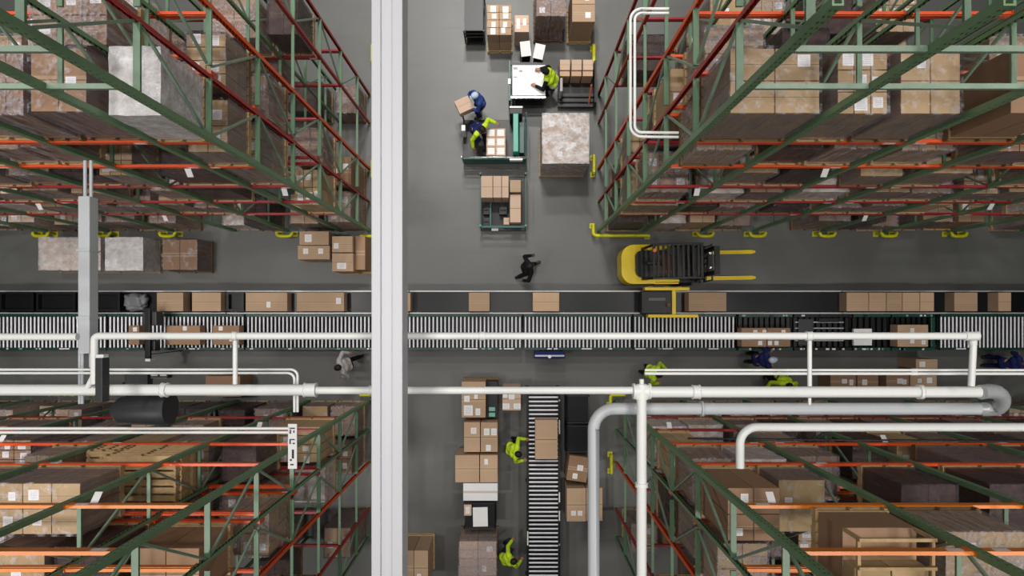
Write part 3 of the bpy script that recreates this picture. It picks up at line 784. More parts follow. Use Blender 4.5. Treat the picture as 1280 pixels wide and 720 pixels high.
# cartons on the left rollers
zt = 1.1
for (a, b_, lab, wh) in ((161, 174, 'small brown carton on rollers left of the black scanner', labs((.6, .8))), (208, 250, 'long brown carton on rollers right of the black scanner', labs((.55, .85))),
                        (266, 299, 'brown carton on rollers below the white riser pipe', labs((.3, .85), (.7, .3)))):
    x0, yy1 = P(a, 407, zt); x1, yy0 = P(b_, 431, zt)
    carton(x0, x1, yy0, yy1, .765, zt, lab, 'cartons in the roller line', mat='carton_dark', where=wh)
# scanner arch
x, _ = P(200, 0, 1.2)
root = thing('barcode_scanner', 'black scanner arch standing over the roller conveyor between brown cartons', 'scanner', (x, -.56, 0))
for yy in (-.60, .541): MB().box(-.05, .05, yy - .009, yy + .009, 0, 1.75).build('post', 'black', root)
MB().box(-.07, .07, -.72, .72, 1.751, 1.86).build('crossbar', 'black', root, bevel=.01)
MB().box(-.2, .2, .22, .62, 1.4, 1.749).build('scanner_head', 'darkgrey', root, bevel=.03)
MB().box(-.16, .16, -.5, -.2, 1.45, 1.749).build('scanner_head', 'black', root, bevel=.03)
MB().box(-.09, .05, -.8, -.725, 1.5, 1.8).build('display', 'whitetop', root)
# blue meter box fixed below the roller line
x, _ = P(687, 0, .8)
root = thing('control_box', 'dark blue control box on a stand beside the roller conveyor', 'box', (x, -1.24, 0))
MB().box(-.46, .46, -.11, .11, .5, .8).build('housing', 'navy', root, bevel=.015)
MB().box(-.44, .44, -.05, .0, .801, .812).build('cover_strip', 'silver', root)
MB().cyl((0, -.05, .80), (0, -.05, .83), .05).build('button', 'whitetop', root)
for s in (-1, 1): MB().box(s * .4 - .02, s * .4 + .02, -.02, .02, 0, .499).build('leg', 'black', root)

# carton on the lower roller line
x0, yy1 = P(669, 525, 1.15); x1, yy0 = P(697, 574, 1.15)
carton(x0, x1, yy0, yy1, ZR + .006, 1.15, 'tan carton riding on the roller conveyor beside the person in lime', 'cartons in the roller line', labels=0)
# ------------------------------------------------------------------ pallets and cartons on the floor
def floor_pallet(x0, x1, y0, y1, lab, mat='wood', z=0.0):
    return tag(put('wooden_pallet', pallet_mesh(q(x1 - x0), q(y1 - y0), mat), None, ((x0 + x1) / 2, (y0 + y1) / 2, z)), lab, 'pallet', 'wooden pallets on the floor')
GF = 'loads standing on the aisle floor'
load(-14.06, -12.18, 1.26, 2.28, 0, 1.0, 'white:wrapwhite', 'wide wrapped carton load on aisle floor left of the grey square duct', GF, 5)
load(-12.08, -10.92, 1.26, 2.28, 0, 1.0, 'white:wrapmilk', 'milky white wrapped load on the aisle floor, right of the square duct', GF, 8)
load(-10.42, -9.31, 1.26, 2.24, 0, 1.0, 'dark:wrap', 'plain brown wrapped load, last in the floor row beyond the white one', GF, 9)
floor_pallet(-6.32, -5.40, 1.60, 2.42, 'wooden pallet under two labelled cartons, left of the taller pair')
c = 'cartons on the two floor pallets'
carton(-6.26, -5.40, 2.02, 2.42, .142, 1.15, 'carton with one white label on floor pallet, against the rack', c, mat='carton', where=[(.3, .5, .2, .22)])
carton(-6.32, -5.38, 1.60, 2.0, .142, 1.12, 'carton with two white labels at the front of the floor pallet', c, mat='carton', where=[(.25, .6, .14, .16), (.72, .6, .14, .16)])
floor_pallet(-5.30, -4.27, 1.22, 2.28, 'wooden pallet under tall cartons beside the white roof beam')
carton(-5.28, -4.68, 1.80, 2.27, .142, 1.22, 'tall carton with faint label beside white roof beam, far one', c, mat='carton', where=[(.2, .4, .14, .16)])
carton(-5.28, -4.66, 1.24, 1.77, .142, 1.22, 'tall carton with big label beside white roof beam, near one', c, mat='carton', where=[(.45, .3, .26, .18)])
carton(-4.65, -4.36, 1.3, 2.3, .142, 1.0, 'low narrow carton at the pallet edge beside the white roof beam', c, mat='carton_dark', labels=0)
# upper aisle
load(-.77, 0.02, 8.12, 9.08, 0, 1.27, 'row4:none', 'pallet of labelled small cartons at the top of the middle aisle', GF, 11)
carton(.08, .50, 8.36, 8.86, 0, 1.0, 'small open carton stack between the labelled cartons and grey wrapped load', GF, mat='carton_pink', where=[(.25, .5, .1, .3), (.7, .6, .1, .2)])
load(.66, 1.56, 8.44, 9.7, 0, 1.78, 'half:wrapgrey', 'tall grey wrapped load with pinkish top in the middle aisle', GF, 12)
load(1.70, 2.44, 8.4, 9.5, 0, 1.5, 'row2:none', 'load of wide brown cartons beside the far rack guard', GF, 13)
load(.84, 2.22, 4.26, 5.74, 0, 1.72, 'pair4:wrapwhite', 'square pallet load under shiny crumpled film in the middle aisle', GF, 14)
# black roll cage
def cage(x0, x1, y0, y1, h, lab, mat='black', shelves=3):
    w, d = x1 - x0, y1 - y0
    root = thing('roll_cage', lab, 'trolley', ((x0 + x1) / 2, (y0 + y1) / 2, 0), 0, 'black roll cages')
    MB().box(-w / 2, w / 2, -d / 2, d / 2, .14, .2).build('base', mat, root)
    for sx in (-1, 1):
        for sy in (-1, 1):
            MB().box(sx * (w / 2 - .02) - .02, sx * (w / 2 - .02) + .02, sy * (d / 2 - .02) - .02, sy * (d / 2 - .02) + .02, .2, h).build('post', mat, root)
            b = MB().cyl((sx * (w / 2 - .08) - .02, sy * (d / 2 - .08), .06), (sx * (w / 2 - .08) + .02, sy * (d / 2 - .08), .06), .06, n=14)
            b.box(sx * (w / 2 - .08) - .03, sx * (w / 2 - .08) + .03, sy * (d / 2 - .08) - .03, sy * (d / 2 - .08) + .03, .1, .14)
            b.build('caster', 'rubber', root)
    for i in range(shelves):
        z = .55 + (h - .6) * i / max(1, shelves - 1) if shelves > 1 else h - .05
        MB().box(-w / 2 + .04, w / 2 - .04, -d / 2 + .04, d / 2 - .04, z, z + .025).build('shelf', mat, root)
        b = MB()
        for k in (-1, 1): b.box(-w / 2 + .04, w / 2 - .04, k * d / 2 * .96 - .012, k * d / 2 * .96 + .012, z + .03, z + .06)
        b.build('shelf_rail', 'darkgrey', root)
    return root
cage(-1.45, -.82, 8.36, 9.6, 1.05, 'black roll cage left of the labelled small cartons')
cage(1.62, 2.30, -3.25, -2.42, 1.05, 'black roll cage right of the roller conveyor, under the white pipe')
cage(1.62, 2.30, -4.12, -3.32, 1.0, 'black roll cage right of roller conveyor, with white shelf edge', shelves=2)
cage(-1.44, -.48, -6.42, -5.62, .95, 'black table trolley holding white papers', shelves=2)
x0, y1_ = P(705, 488, 1.1); 
z = 1.0
def paper(x0, x1, y0, y1, z, lab, h=.012, mat='paper', grp=None):
    b = MB().box(-(x1 - x0) / 2, (x1 - x0) / 2, -(y1 - y0) / 2, (y1 - y0) / 2, 0, h)
    return tag(put('paper_stack', b.mesh('paper_stack', mat), None, ((x0 + x1) / 2, (y0 + y1) / 2, z), (0, 0, .02)), lab, 'paper', grp)
paper(-1.16, -.72, -6.32, -5.75, .977, 'white sheet stack on the black table trolley', .03)
carton(-1.42, -1.20, -5.98, -5.66, .977, 1.06, 'small pale carton on the black table trolley', None, mat='carton_pink', where=[(.5, .5, .12, .2)])
# lower aisle, beside the roller conveyor
c = 'cartons stacked along the lower aisle'
def px_stack(px0, py0, px1, py1, zt, lab, grp=c, **k): return carton_px(px0, py0, px1, py1, zt, k.pop('zb', .142), lab, group=grp, **k)
floor_pallet(-1.52, -.42, -3.16, -1.98, 'wooden pallet under the first cartons below the white pipe', 'wooddark')
px_stack(577, 477, 607, 522, 1.05, 'large tan carton with four labels below the white pipe', where=[(.22, .52, .16, .18), (.28, .2, .26, .3), (.6, .58, .1, .12), (.68, .16, .14, .2)])
px_stack(608, 477, 622, 522, .75, 'black crate holding two sea-green trays', mat='ccrate', labels=0, name='crate', cat='crate')
for i, y in enumerate((509, 516)):
    xa, ya2 = P(611, y, .80); xb, yb2 = P(619, y + 5, .80)
    b = MB().box(-(xb - xa) / 2, (xb - xa) / 2, -(ya2 - yb2) / 2, (ya2 - yb2) / 2, 0, .05)
    tag(put('plastic_tray', b.mesh('plastic_tray', 'tealplastic', .01), None, ((xa + xb) / 2, (ya2 + yb2) / 2, .752)), 'sea-green plastic tray on the black crate, %s one' % ['upper', 'lower'][i], 'tray')
px_stack(628, 484, 651, 513, 1.0, 'pale carton with white labels between the crate and roller conveyor', zb=0, mat='carton_pink', where=[(.2, .18, .2, .16), (.8, .18, .2, .16), (.5, .6, .16, .16), (.15, .62, .12, .1)])
floor_pallet(-1.46, -.42, -4.24, -3.26, 'wooden pallet under a pair of upright cartons', 'wooddark')
px_stack(580, 528, 600, 565, 1.1, 'upright tan carton with one label, left of its pair', where=[(.6, .72, .16, .18)])
px_stack(601, 528, 622, 565, 1.1, 'upright tan carton with three labels, beside the person in lime', where=[(.35, .68, .16, .2), (.78, .68, .16, .2), (.45, .14, .14, .18)])
floor_pallet(-1.62, -.42, -4.98, -4.26, 'wooden pallet under two wide cartons', 'wooddark')
px_stack(569, 569, 599, 603, 1.15, 'wide plain tan carton jutting out left of the stack row', labels=0)
px_stack(600, 569, 622, 603, 1.15, 'tan carton with one small label above the white-topped box', where=[(.35, .76, .1, .16)])
px_stack(579, 604, 622, 626, 1.1, 'long white-topped box between the wide cartons and black trolley', zb=0, mat='whitecarton', where=[(.42, .25, .1, .06)])
load(-1.58, -.42, -8.2, -6.62, 0, 1.3, 'four:wrapgrey', 'wrapped load of labelled cartons at the bottom of the lower aisle', GF, 21)
load(-3.3, -2.4, -7.95, -6.85, 0, 1.4, 'half:none', 'tall carton load alone on the floor beside the white roof beam', GF, 22)
floor_pallet(1.62, 2.72, -6.2, -5.14, 'wooden pallet under cartons beside the vertical grey pipe', 'wooddark')
carton(1.66, 2.26, -4.98, -4.24, .0, 1.0, 'crooked brown carton with two labels right of the roller conveyor', c, mat='carton_dark', rot=R(-8), where=[(.6, .55, .17, .16), (.4, .2, .14, .16)])
carton(1.62, 2.18, -6.14, -5.16, .142, 1.1, 'tall tan carton with pink labels, right of the roller conveyor', c, where=[(.35, .25, .14, .14), (.7, .25, .14, .14)])
carton(2.2, 2.68, -6.14, -5.16, .142, 1.05, 'tall tan carton half behind the vertical grey pipe', c, where=[(.2, .6, .12, .16)])
# cartons on the floor of the lower cross aisle
c2 = 'cartons in front of the rack below the elbow pipe'
for (a, t, b_, d, zt, lab, n, mt) in ((1038, 468, 1070, 486, .8, 'low brown carton under white pipe, first left of the riser gap', 2, 'carton_dark'), (1072, 469, 1098, 486, .85, 'brown carton with label below the thin twin pipes, second in row', 1, 'carton_dark'),
        (1108, 467, 1136, 486, .95, 'grey-brown carton with two labels, third in row below the twin pipes', 2, 'carton_dark'), (1138, 467, 1171, 486, 1.0, 'tan carton with two labels, last in row below the twin pipes', 2, 'carton'),
        (1145, 449, 1172, 461, .9, 'tan carton with two labels between the transfer machine and thin twin pipes', 2, 'carton')):
    carton_px(a, t, b_, d, zt, 0.0, lab, group=c2, labels=n, mat=mt)
carton_px(257, 470, 300, 496, .95, 0.0, 'brown carton on the floor behind the white riser pipe', labels=1, mat='carton_dark')

# ------------------------------------------------------------------ trucks
def wheel(root, x, y, r, w=.07, mat='rubber', name='wheel'):
    b = MB().cyl((x, y - w / 2, r), (x, y + w / 2, r), r, n=18)
    b.cyl((x, y - w / 2 - .006, r), (x, y + w / 2 + .006, r), r * .5, n=12)
    return b.build(name, mat, root)
# packing cart with white top
root = thing('packing_cart', 'cart with big white table top and teal side frame in the middle aisle', 'cart', (.5, 6.92, 0))
MB().box(-.5, .5, -.52, .52, .16, .24).build('base', 'black', root, bevel=.01)
for sx in (-1, 1):
    for sy in (-1, 1):
        MB().box(sx * .46 - .03, sx * .46 + .03, sy * .47 - .03, sy * .47 + .03, .24, .94).build('post', 'black', root); wheel(root, sx * .38, sy * .42, .08)
MB().box(-.45, .45, -.44, .44, .55, .58).build('shelf', 'black', root)
MB().box(-.49, .49, -.44, .46, .941, 1.0).build('table_top', 'whitetop', root, bevel=.008)
MB().box(-.60, -.54, -.60, .58, .2, 1.02).build('side_panel', 'dteal', root, bevel=.008)
MB().box(-.62, -.535, -.12, .04, 1.021, 1.05).build('catch', 'whitetop', root)
MB().box(-.54, .50, -.52, -.46, .955, .985).build('rail', 'chrome', root); MB().box(-.53, .5, .47, .55, .9, .98).build('rail', 'black', root)
for (x, y, w, d) in ((-.40, .36, .12, .06), (-.24, .28, .1, .05), (.22, .36, .05, .04), (-.4, .1, .1, .03)):
    MB().box(x - w / 2, x + w / 2, y - d / 2, y + d / 2, 1.0005, 1.006).build('paper_slip', 'greycloth', root)
for i, (x, y, a, l) in enumerate(((.40, 7.80, .12, 'black bin with tilted white lid behind the white table, left one'), (.80, 7.72, -.22, 'black bin with tilted white lid behind the white table, nearer the person'))):
    r2 = thing('bin', l, 'bin', (x, y, 0), a, 'white-lidded bins')
    b = MB(); b.prism([(-.13, -.18), (.13, -.18), (.14, .18), (-.14, .18)], 0, 1.05); b.build('tub', 'black', r2, bevel=.02)
    MB().bar((0, -.2, 1.09), (0, .2, 1.2), .30, .03).build('lid', 'whitetop', r2, bevel=.006)
# flat truck with small cartons
root = thing('platform_truck', 'black platform truck carrying six small cartons beside the person', 'truck', (1.99, 6.98, 0))
MB().box(-.58, .56, -.6, .66, .16, .25).build('deck', 'black', root, bevel=.01)
for y in (-.30, -.46): MB().cyl((-.56, y, .30), (.54, y, .30), .02).build('rail', 'darkgrey', root)
MB().box(.50, .56, -.6, .66, .26, .7).build('side_panel', 'black', root)
MB().cyl((.38, -.5, .25), (.38, -.16, .9), .025).build('handle', 'orangetape', root)
MB().box(-.56, -.48, -.36, .04, .26, .95).build('control_post', 'greycloth', root, bevel=.02)
for sx in (-.42, .42):
    for sy in (-.45, .5): wheel(root, sx, sy, .08)
k = 0
for i, xx in enumerate((1.43, 1.78, 2.12)):
    n_ = ['nearest the person', 'in the middle', 'nearest the rack'][i]
    carton(xx, xx + .30, 7.27, 7.58, .252, .9, 'small pink-tan carton on the black platform truck, back row, %s' % n_, 'six cartons on platform truck', labels=0, mat='carton_pink')
    carton(xx, xx + .30, 7.11, 7.265, .252, .84, 'small tan carton on the black platform truck, front row, %s' % n_, 'six cartons on platform truck', labels=0, mat='carton')
# teal order picker
root = thing('order_picker_truck', 'teal and black order picking truck holding white-labelled boxes', 'truck', (-.53, 5.32, 0))
MB().box(-.98, .98, -.68, .66, .14, .24).build('deck', 'black', root, bevel=.01)
for s in (-1, 1):
    MB().cyl((s * .95, -.68, .24), (s * .95, -.68, 1.05), .025).build('post', 'chrome', root)
    MB().cyl((s * .95, .62, .24), (s * .95, .62, 1.05 if s > 0 else .85), .025).build('post', 'dteal', root)
MB().tube([(-.95, -.68, 1.05), (-.9, -.70, 1.1), (.9, -.70, 1.1), (.95, -.68, 1.05)], .022).build('hand_rail', 'chrome', root)
MB().tube([(.95, -.68, 1.06), (.95, .62, 1.06)], .022).build('hand_rail', 'dteal', root)
MB().box(-.96, .96, -.71, -.66, .3, .9).build('front_panel', 'dteal', root, bevel=.01)
MB().box(.56, .72, -.60, .52, .25, 1.35).build('mast', 'teal', root, bevel=.02)
MB().box(.46, .84, .535, .70, .25, 1.25).build('battery_box', 'darkgrey', root, bevel=.02)
MB().box(.46, .84, .71, .76, 1.05, 1.25).build('end_plate', 'whitetop', root); MB().box(.46, .84, -.80, -.745, .95, 1.15).build('end_plate', 'whitetop', root)
MB().box(.745, .90, -.5, .45, .25, .8).build('side_tray', 'dteal', root, bevel=.01)
MB().box(-.98, -.86, .12, .3, .245, .95).build('control_pod', 'whitetop', root, bevel=.02)
for sx in (-.75, .75):
    for sy in (-.5, .5): wheel(root, sx, sy, .07)
k = 0
for j in range(3):
    for i in range(2):
        x0 = -.76 + i * .285; y0 = 4.68 + j * .27
        carton(x0, x0 + .28, y0, y0 + .265, .242, 1.05, 'small carton with big white label on teal truck, %s row %s' % (['front', 'middle', 'back'][j], ['left', 'right'][i]), 'six white-labelled boxes on teal truck', mat='carton_pink', where=[(.5, .5, .2, .18)])
# dark cart with cartons
root = thing('platform_truck', 'dark green platform truck with open front bay in the middle aisle', 'truck', (-.27, 3.42, 0))
MB().box(-.70, .70, -.86, .80, .14, .22).build('deck', 'black', root, bevel=.01)
for sx in (-1, 1):
    for sy in (-1, 1):
        MB().cyl((sx * .68, sy * .78, .22), (sx * .68, sy * .78, .85), .03).build('post', 'teal' if sy < 0 else 'dteal', root)
        wheel(root, sx * .5, sy * .6, .07)
MB().box(-.70, .70, -.83, -.77, .62, .72).build('front_rail', 'dteal', root); 
for sx in (-1, 1): MB().box(sx * .68 - .02, sx * .68 + .02, -.75, .75, .66, .70).build('side_rail', 'dgreen', root)
MB().box(-.41, -.36, -.76, -.05, .221, .5).build('divider', 'dteal', root)
MB().box(-.35, -.15, -.90, -.835, .5, .58).build('name_plate', 'label', root)
c = 'cartons on the dark green platform truck'
for i, (a, b_) in enumerate(((601, 616), (616, 627), (627, 636))):
    x0, y1_ = P(a + .4, 220, 1.05); x1, y0_ = P(b_ - .3, 247, 1.05)
    carton(x0, x1, y0_, y1_, .222, 1.05, 'pink-tan carton at the back of dark green truck, %s' % ['left of three', 'middle of three', 'right of three'][i], c, labels=0, mat='carton_pink')
carton_px(637.5, 225, 651, 240, 1.0, .222, 'tan carton at the back corner of the dark green truck', group=c, labels=0, mat='carton')
carton_px(637.5, 243, 651, 278, .85, .222, 'long tan carton along the side of the dark green truck', group=c, labels=0, mat='carton_pink')
carton_px(629.5, 272, 636.5, 281, .5, .222, 'tiny pale carton in the open bay of dark green truck', group=c, labels=0, mat='carton_pink')
for i, (a, t, b_, d, zt, l) in enumerate(((603.5, 257, 612, 268, .5, 'black battery case in the truck bay, back left'), (603.5, 272, 612, 282, .5, 'black battery case in the truck bay, front left'), (624, 257, 634, 268, .55, 'black battery case in the truck bay beside the long carton'))):
    x0, y1_ = P(a, t, zt); x1, y0_ = P(b_, d, zt); w, d_ = x1 - x0, y1_ - y0_
    r2 = thing('battery_case', l, 'case', ((x0 + x1) / 2, (y0_ + y1_) / 2, .222), 0, 'battery cases')
    MB().box(-w / 2, w / 2, -d_ / 2, d_ / 2, 0, zt - .25).build('body', 'black', r2, bevel=.012)
    MB().tube([(-w * .3, 0, zt - .25), (-w * .3, 0, zt - .2), (w * .3, 0, zt - .2), (w * .3, 0, zt - .25)], .01, 8).build('handle', 'darkgrey', r2)

# forklift: forks point away to the right
def rrect(x0, x1, y0, y1, r0, r1, n=6):
    """plan with rear (x0) corner radius r0, front radius r1"""
    out = []
    for cx, cy, r, a0 in ((x1 - r1, y1 - r1, r1, 0), (x0 + r0, y1 - r0, r0, 90), (x0 + r0, y0 + r0, r0, 180), (x1 - r1, y0 + r1, r1, 270)):
        for i in range(n + 1):
            a = R(a0 + 90 * i / n); out.append((cx + r * math.cos(a), cy + r * math.sin(a)))
    return out
root = thing('forklift', 'yellow and black forklift driving along the aisle, forks lowered', 'forklift', (4.55, 1.47, 0), R(1.0))
b = MB(); b.prism(rrect(-1.32, -.32, -.58, .58, .36, .05, 8), .32, 1.12); b.build('counterweight', 'yellow', root, bevel=.035)
b = MB(); b.prism(rrect(-.315, .95, -.54, .54, .04, .1), .22, .62); b.build('chassis', 'black', root, bevel=.03)
for s in (-1, 1): MB().box(-.31, .42 if s < 0 else .2, s * .565 - .022, s * .565 + .022, .24, .9).build('side_sill', 'yellow', root, bevel=.01)
for s in (-1, 1):
    b = MB(); b.prism([(-.31, s * .40), (.05, s * .46), (.05, s * .535), (-.31, s * .535)] if s > 0 else [(-.31, -.535), (.4, -.535), (.4, -.46), (-.31, -.42)], .621, 1.06); b.build('fender', 'yellow', root, bevel=.02)
b = MB(); b.prism(rrect(-.92, -.3, -.40, .40, .2, .03), 1.121, 1.24); b.build('hood', 'black', root, bevel=.03)
MB().box(-.30, .12, -.36, .36, .63, 1.0).build('seat_base', 'black', root, bevel=.03)
b = MB().box(-.28, .2, -.27, .27, 1.001, 1.12); b.build('seat', 'brownseat', root, bevel=.04)
b = MB().bar((-.30, 0, 1.125), (-.42, 0, 1.60), .1, .5, (1, 0, 0)); b.build('backrest', 'black', root, bevel=.03)
b = MB()
b.tube([(.55 + .16 * math.cos(a * math.pi / 10) * .5, .16 * math.sin(a * math.pi / 10), 1.28 + .08 * math.cos(a * math.pi / 10)) for a in range(21)], .016, 8)
b.cyl((.55, 0, 1.28), (.85, 0, 1.0), .025, n=8); b.build('steering_wheel', 'rubber', root)
MB().box(.78, .95, -.48, .48, .63, 1.12).build('dashboard', 'darkgrey', root, bevel=.03)
for s in (-1, 1):
    MB().tube([(-.72, s * .44, 1.2), (-.6, s * .46, 2.02), (-.5, s * .46, 2.1)], .04, 8).build('guard_pillar', 'black', root)
    MB().tube([(1.0, s * .50, .62), (.72, s * .47, 2.08)], .04, 8).build('guard_pillar', 'black', root)
b = MB(); b.box(-.62, .80, -.50, -.44, 2.08, 2.15); b.box(-.62, .80, .44, .5, 2.08, 2.15); b.box(-.62, -.54, -.44, .44, 2.08, 2.15); b.box(.72, .80, -.44, .44, 2.08, 2.15)
b.build('guard_frame', 'black', root, bevel=.01)
for i in range(9):
    x = -.46 + i * .14; MB().box(x - .03, x + .03, -.439, .439, 2.09, 2.14).build('guard_bar', 'black', root)
MB().cyl((-.58, .3, 2.15), (-.58, .3, 2.24), .05).build('beacon', 'orangetape', root)
for s in (-1, 1):
    MB().box(1.06, 1.22, s * .34 - .05, s * .34 + .05, .06, 2.25).build('mast_upright', 'black', root)
    MB().cyl((1.0, s * .2, .4), (1.0, s * .2, 2.1), .035).build('lift_cylinder', 'chrome', root)
for z in (.5, 1.5, 2.2): MB().box(1.07, 1.21, -.289, .289, z, z + .08).build('mast_crossbar', 'black', root)
for z in (.16, .62): MB().box(1.23, 1.29, -.55, .55, z, z + .14).build('carriage_bar', 'black', root)
b = MB()
for i in range(7): b.box(1.235, 1.275, -.52 + i * .17 - .015, -.52 + i * .17 + .015, .765, 1.4)
b.box(1.235, 1.275, -.54, .54, 1.4, 1.44); b.build('load_backrest', 'black', root)
for s in (-1, 1):
    MB().prism([(1.30, s * .40 - .06), (2.9, s * .40 - .06), (3.02, s * .40 - .03), (3.02, s * .40 + .03), (2.9, s * .40 + .06), (1.30, s * .40 + .06)], .07, .11).build('fork', 'yellow', root)
    MB().box(1.296, 1.34, s * .40 - .06, s * .40 + .06, .111, .76).build('fork_shank', 'yellow', root)
    wheel(root, .66, s * .52, .30, .2); wheel(root, -.80, s * .46, .24, .16)
# ------------------------------------------------------------------ roof steel and pipes
def PP(px, py, z): x, y = P(px, py, z); return Vector((x, y, z))
def arc(cx, cy, r, a0, a1, n=8): return [(cx + r * math.cos(R(a0 + (a1 - a0) * i / n)), cy - r * math.sin(R(a0 + (a1 - a0) * i / n))) for i in range(n + 1)]
def pipe(pxs, z, dpx, lab, mat='white', couplings=(), name='sprinkler_pipe', cat='pipe', grp=None, zs=None):
    pts = [PP(a, b_, (zs[i] if zs else z)) for i, (a, b_) in enumerate(pxs)]
    r = dpx / 2 / (S0 * rz(z)); o0 = pts[0].copy()
    b = MB().tube([p - o0 for p in pts], r, 16)
    o = tag(b.build(name, mat, None, o0), lab, cat, grp)
    for (ax, ay, horiz, L) in couplings:
        p = PP(ax, ay, z) - o0; h = L / 2 / (S0 * rz(z)); d = Vector((h, 0, 0)) if horiz else Vector((0, h, 0))
        MB().cyl(p - d, p + d, r * 1.22, n=16).build('coupling', mat, o)
        for s in (-1, 1): MB().cyl(p + d * s, p + d * (s * 1.18), r * 1.34, n=16).build('coupling_rim', mat, o)
    return o
Z1 = 16.5
# big roof beam: rolled channel section, runs along the aisle
zb = 17.0; x0, _ = P(464, 0, zb); x1, _ = P(503, 0, zb); w = x1 - x0; xm = (x0 + x1) / 2
root = thing('roof_beam', 'broad white steel roof beam crossing the whole view over the aisle', 'beam', (xm, 0, zb))
MB().box(-w / 2, -w / 2 + w * .30, -9, 9, -.16, 0).build('flange', 'beamwhite', root, bevel=.006)
MB().box(w / 2 - w * .34, w / 2, -9, 9, -.16, 0).build('flange', 'beamwhite', root, bevel=.006)
MB().box(-w / 2 + w * .301, w / 2 - w * .341, -9, 9, -.12, -.018).build('web', 'beamwhite', root)
# lower main line: below the roof beam
pipe([(395, 488), (795, 488)], 16.4, 9.5, 'slim white pipe running under the roof beam to the pipe tee', couplings=[(470, 488, 1, 14)])
pipe([(-260, 487.5), (384, 487.5)], 16.4, 14, 'thick white pipe passing behind the black bar', couplings=[(206, 487.5, 1, 6), (388, 487.5, 1, 13)])
pipe([(811, 490), (1224, 490)], 16.4, 14, 'thick white pipe between the tee and the silver elbow', couplings=[(1150, 490, 1, 4), (870, 490, 1, 8)])
pipe([(802, 480), (802, 1000)], 16.4, 12.5, 'vertical white pipe dropping from the tee to the lower edge', couplings=[(802, 606, 0, 4)])
b = MB(); o0 = PP(802, 489, 16.4); u = 1 / (S0 * rz(16.4))
b.cyl((-9 * u, 0, 0), (9 * u, 0, 0), 8.5 * u, n=18); b.cyl((0, -10 * u, 0), (0, 8 * u, 0), 8.6 * u, n=18)
b.cyl((0, 8 * u, 0), (0, 15 * u, 0), 3 * u, n=12); b.cyl((-11 * u, 0, 0), (-8.5 * u, 0, 0), 10 * u, n=18); b.cyl((8.5 * u, 0, 0), (11 * u, 0, 0), 10 * u, n=18)
tag(b.build('pipe_tee', 'white', None, o0), 'white pipe tee where the slim and thick white pipes meet', 'pipe fitting')
# upper line over the roller conveyor
pipe([(-260, 421), (97, 421)], 16.55, 9, 'white pipe over the rollers ending at the grey square duct')
pipe([(118, 480)] + arc(124, 426, 6, 180, 90, 6) + [(1217, 420)], 16.55, 9, 'long white pipe above the roller conveyor, bent down at its left end', couplings=[(294, 420, 1, 5), (603, 420, 1, 6), (1011, 420, 1, 6), (1214, 420, 1, 14)])
pipe([(110, 484), (117, 470)], 16.47, 7, 'short slanting white pipe under the bent end of the long pipe')
pipe([(294, 424.5), (294, 480.2)], 16.5, 6, 'white riser pipe crossing the rollers at the brown cartons')
pipe([(1012, 424.5), (1012, 482.6)], 16.5, 5.5, 'white riser pipe crossing the black transfer machine')
pipe([(1217, 424.8), (1214, 482.6)], 16.5, 8, 'white riser pipe beside the silver elbow', couplings=[(1216, 428, 0, 5)])
pipe([(1012, 497.5), (1012, 506)], 16.4, 4, 'stub of white riser pipe below the thick white pipe')
# twin conduits
for i, (y, ya) in enumerate(((462, 372), (466.5, 376))):
    n_ = ['upper', 'lower'][i]
    xe = 368 + (4 if i == 0 else 0)
    pipe([(-260, y), (xe - 8, y)] + arc(xe - 8, y + 8, 8, 90, 0, 6) + [(xe, 515)], 16.1 - .0 * i, 3.2, 'thin white conduit, %s of the twin pair bent down at its end' % n_, grp='thin twin conduits')
    pipe([(806, y + .5), (1540, y + .8)], 16.1, 3.2 + i * .4, 'thin white conduit, %s of the twin pair beside the lime worker' % n_, grp='thin twin conduits', couplings=[(1143, y + .6, 1, 6)])
    pipe([(-260, 535.5 + i * 5), (362, 535.5 + i * 5)], 14.9, 3.6, 'thin white conduit over orange rack beams, %s of two ending at white sign' % n_, grp='thin conduits over the rack')
# grey pipe and silver elbow
pipe([(742, 1000), (742, 537)] + arc(768, 537, 26, 180, 90, 10) + [(1226, 511)], 16.2, 15, 'grey pipe rising from the lower edge and bending right under the white pipe', 'greypipe', couplings=[(877, 511, 1, 2.5)])
za, zc = 16.4, 16.2
pts = [(1226, 490.2), (1234, 489)] + [(1239 + 14 * math.cos(R(a)), 500.5 - 11.5 * math.sin(R(a))) for a in range(70, -80, -15)] + [(1234, 511.5), (1228, 511.5)]
zz = [za + (zc - za) * i / (len(pts) - 1) for i in range(len(pts))]
pipe(pts, 16.3, 18, 'silver metal elbow joining the thick white pipe to the grey pipe', 'silver', name='pipe_elbow', cat='pipe fitting', zs=zz)
pipe([(925, 585), (925, 556)] + arc(946, 555, 21, 180, 90, 8) + [(1540, 534)], 15.6, 10.5, 'white pipe bending right over the red beams, below the grey pipe')
pipe([(860, 548), (1000, 549.5), (1540, 553)], 15.2, 2.6, 'thin black cable stretched under the bent white pipe', 'black', name='cable', cat='cable')
# U shaped twin conduit by the upper rack
for i in range(2):
    e = i * 5.5
    pipe([(850, 11 + e), (803, 11 + e)] + arc(803, 26 + e * .0 + e, 15 - e * .0 - 0, 90, 180, 6)[1:] if False else [(836, 11 + e), (802, 11 + e)] + arc(802, 25, 14 - e, 90, 180, 6) + [(788 + e, 155)] + arc(802, 157, 14 - e, 180, 270, 6) + [(848, 171.5 - e)], 9.9, 3.5, 'pale conduit looping round in a U beside the forklift rack, %s loop' % ['outer', 'inner'][i], grp='U shaped twin conduits')
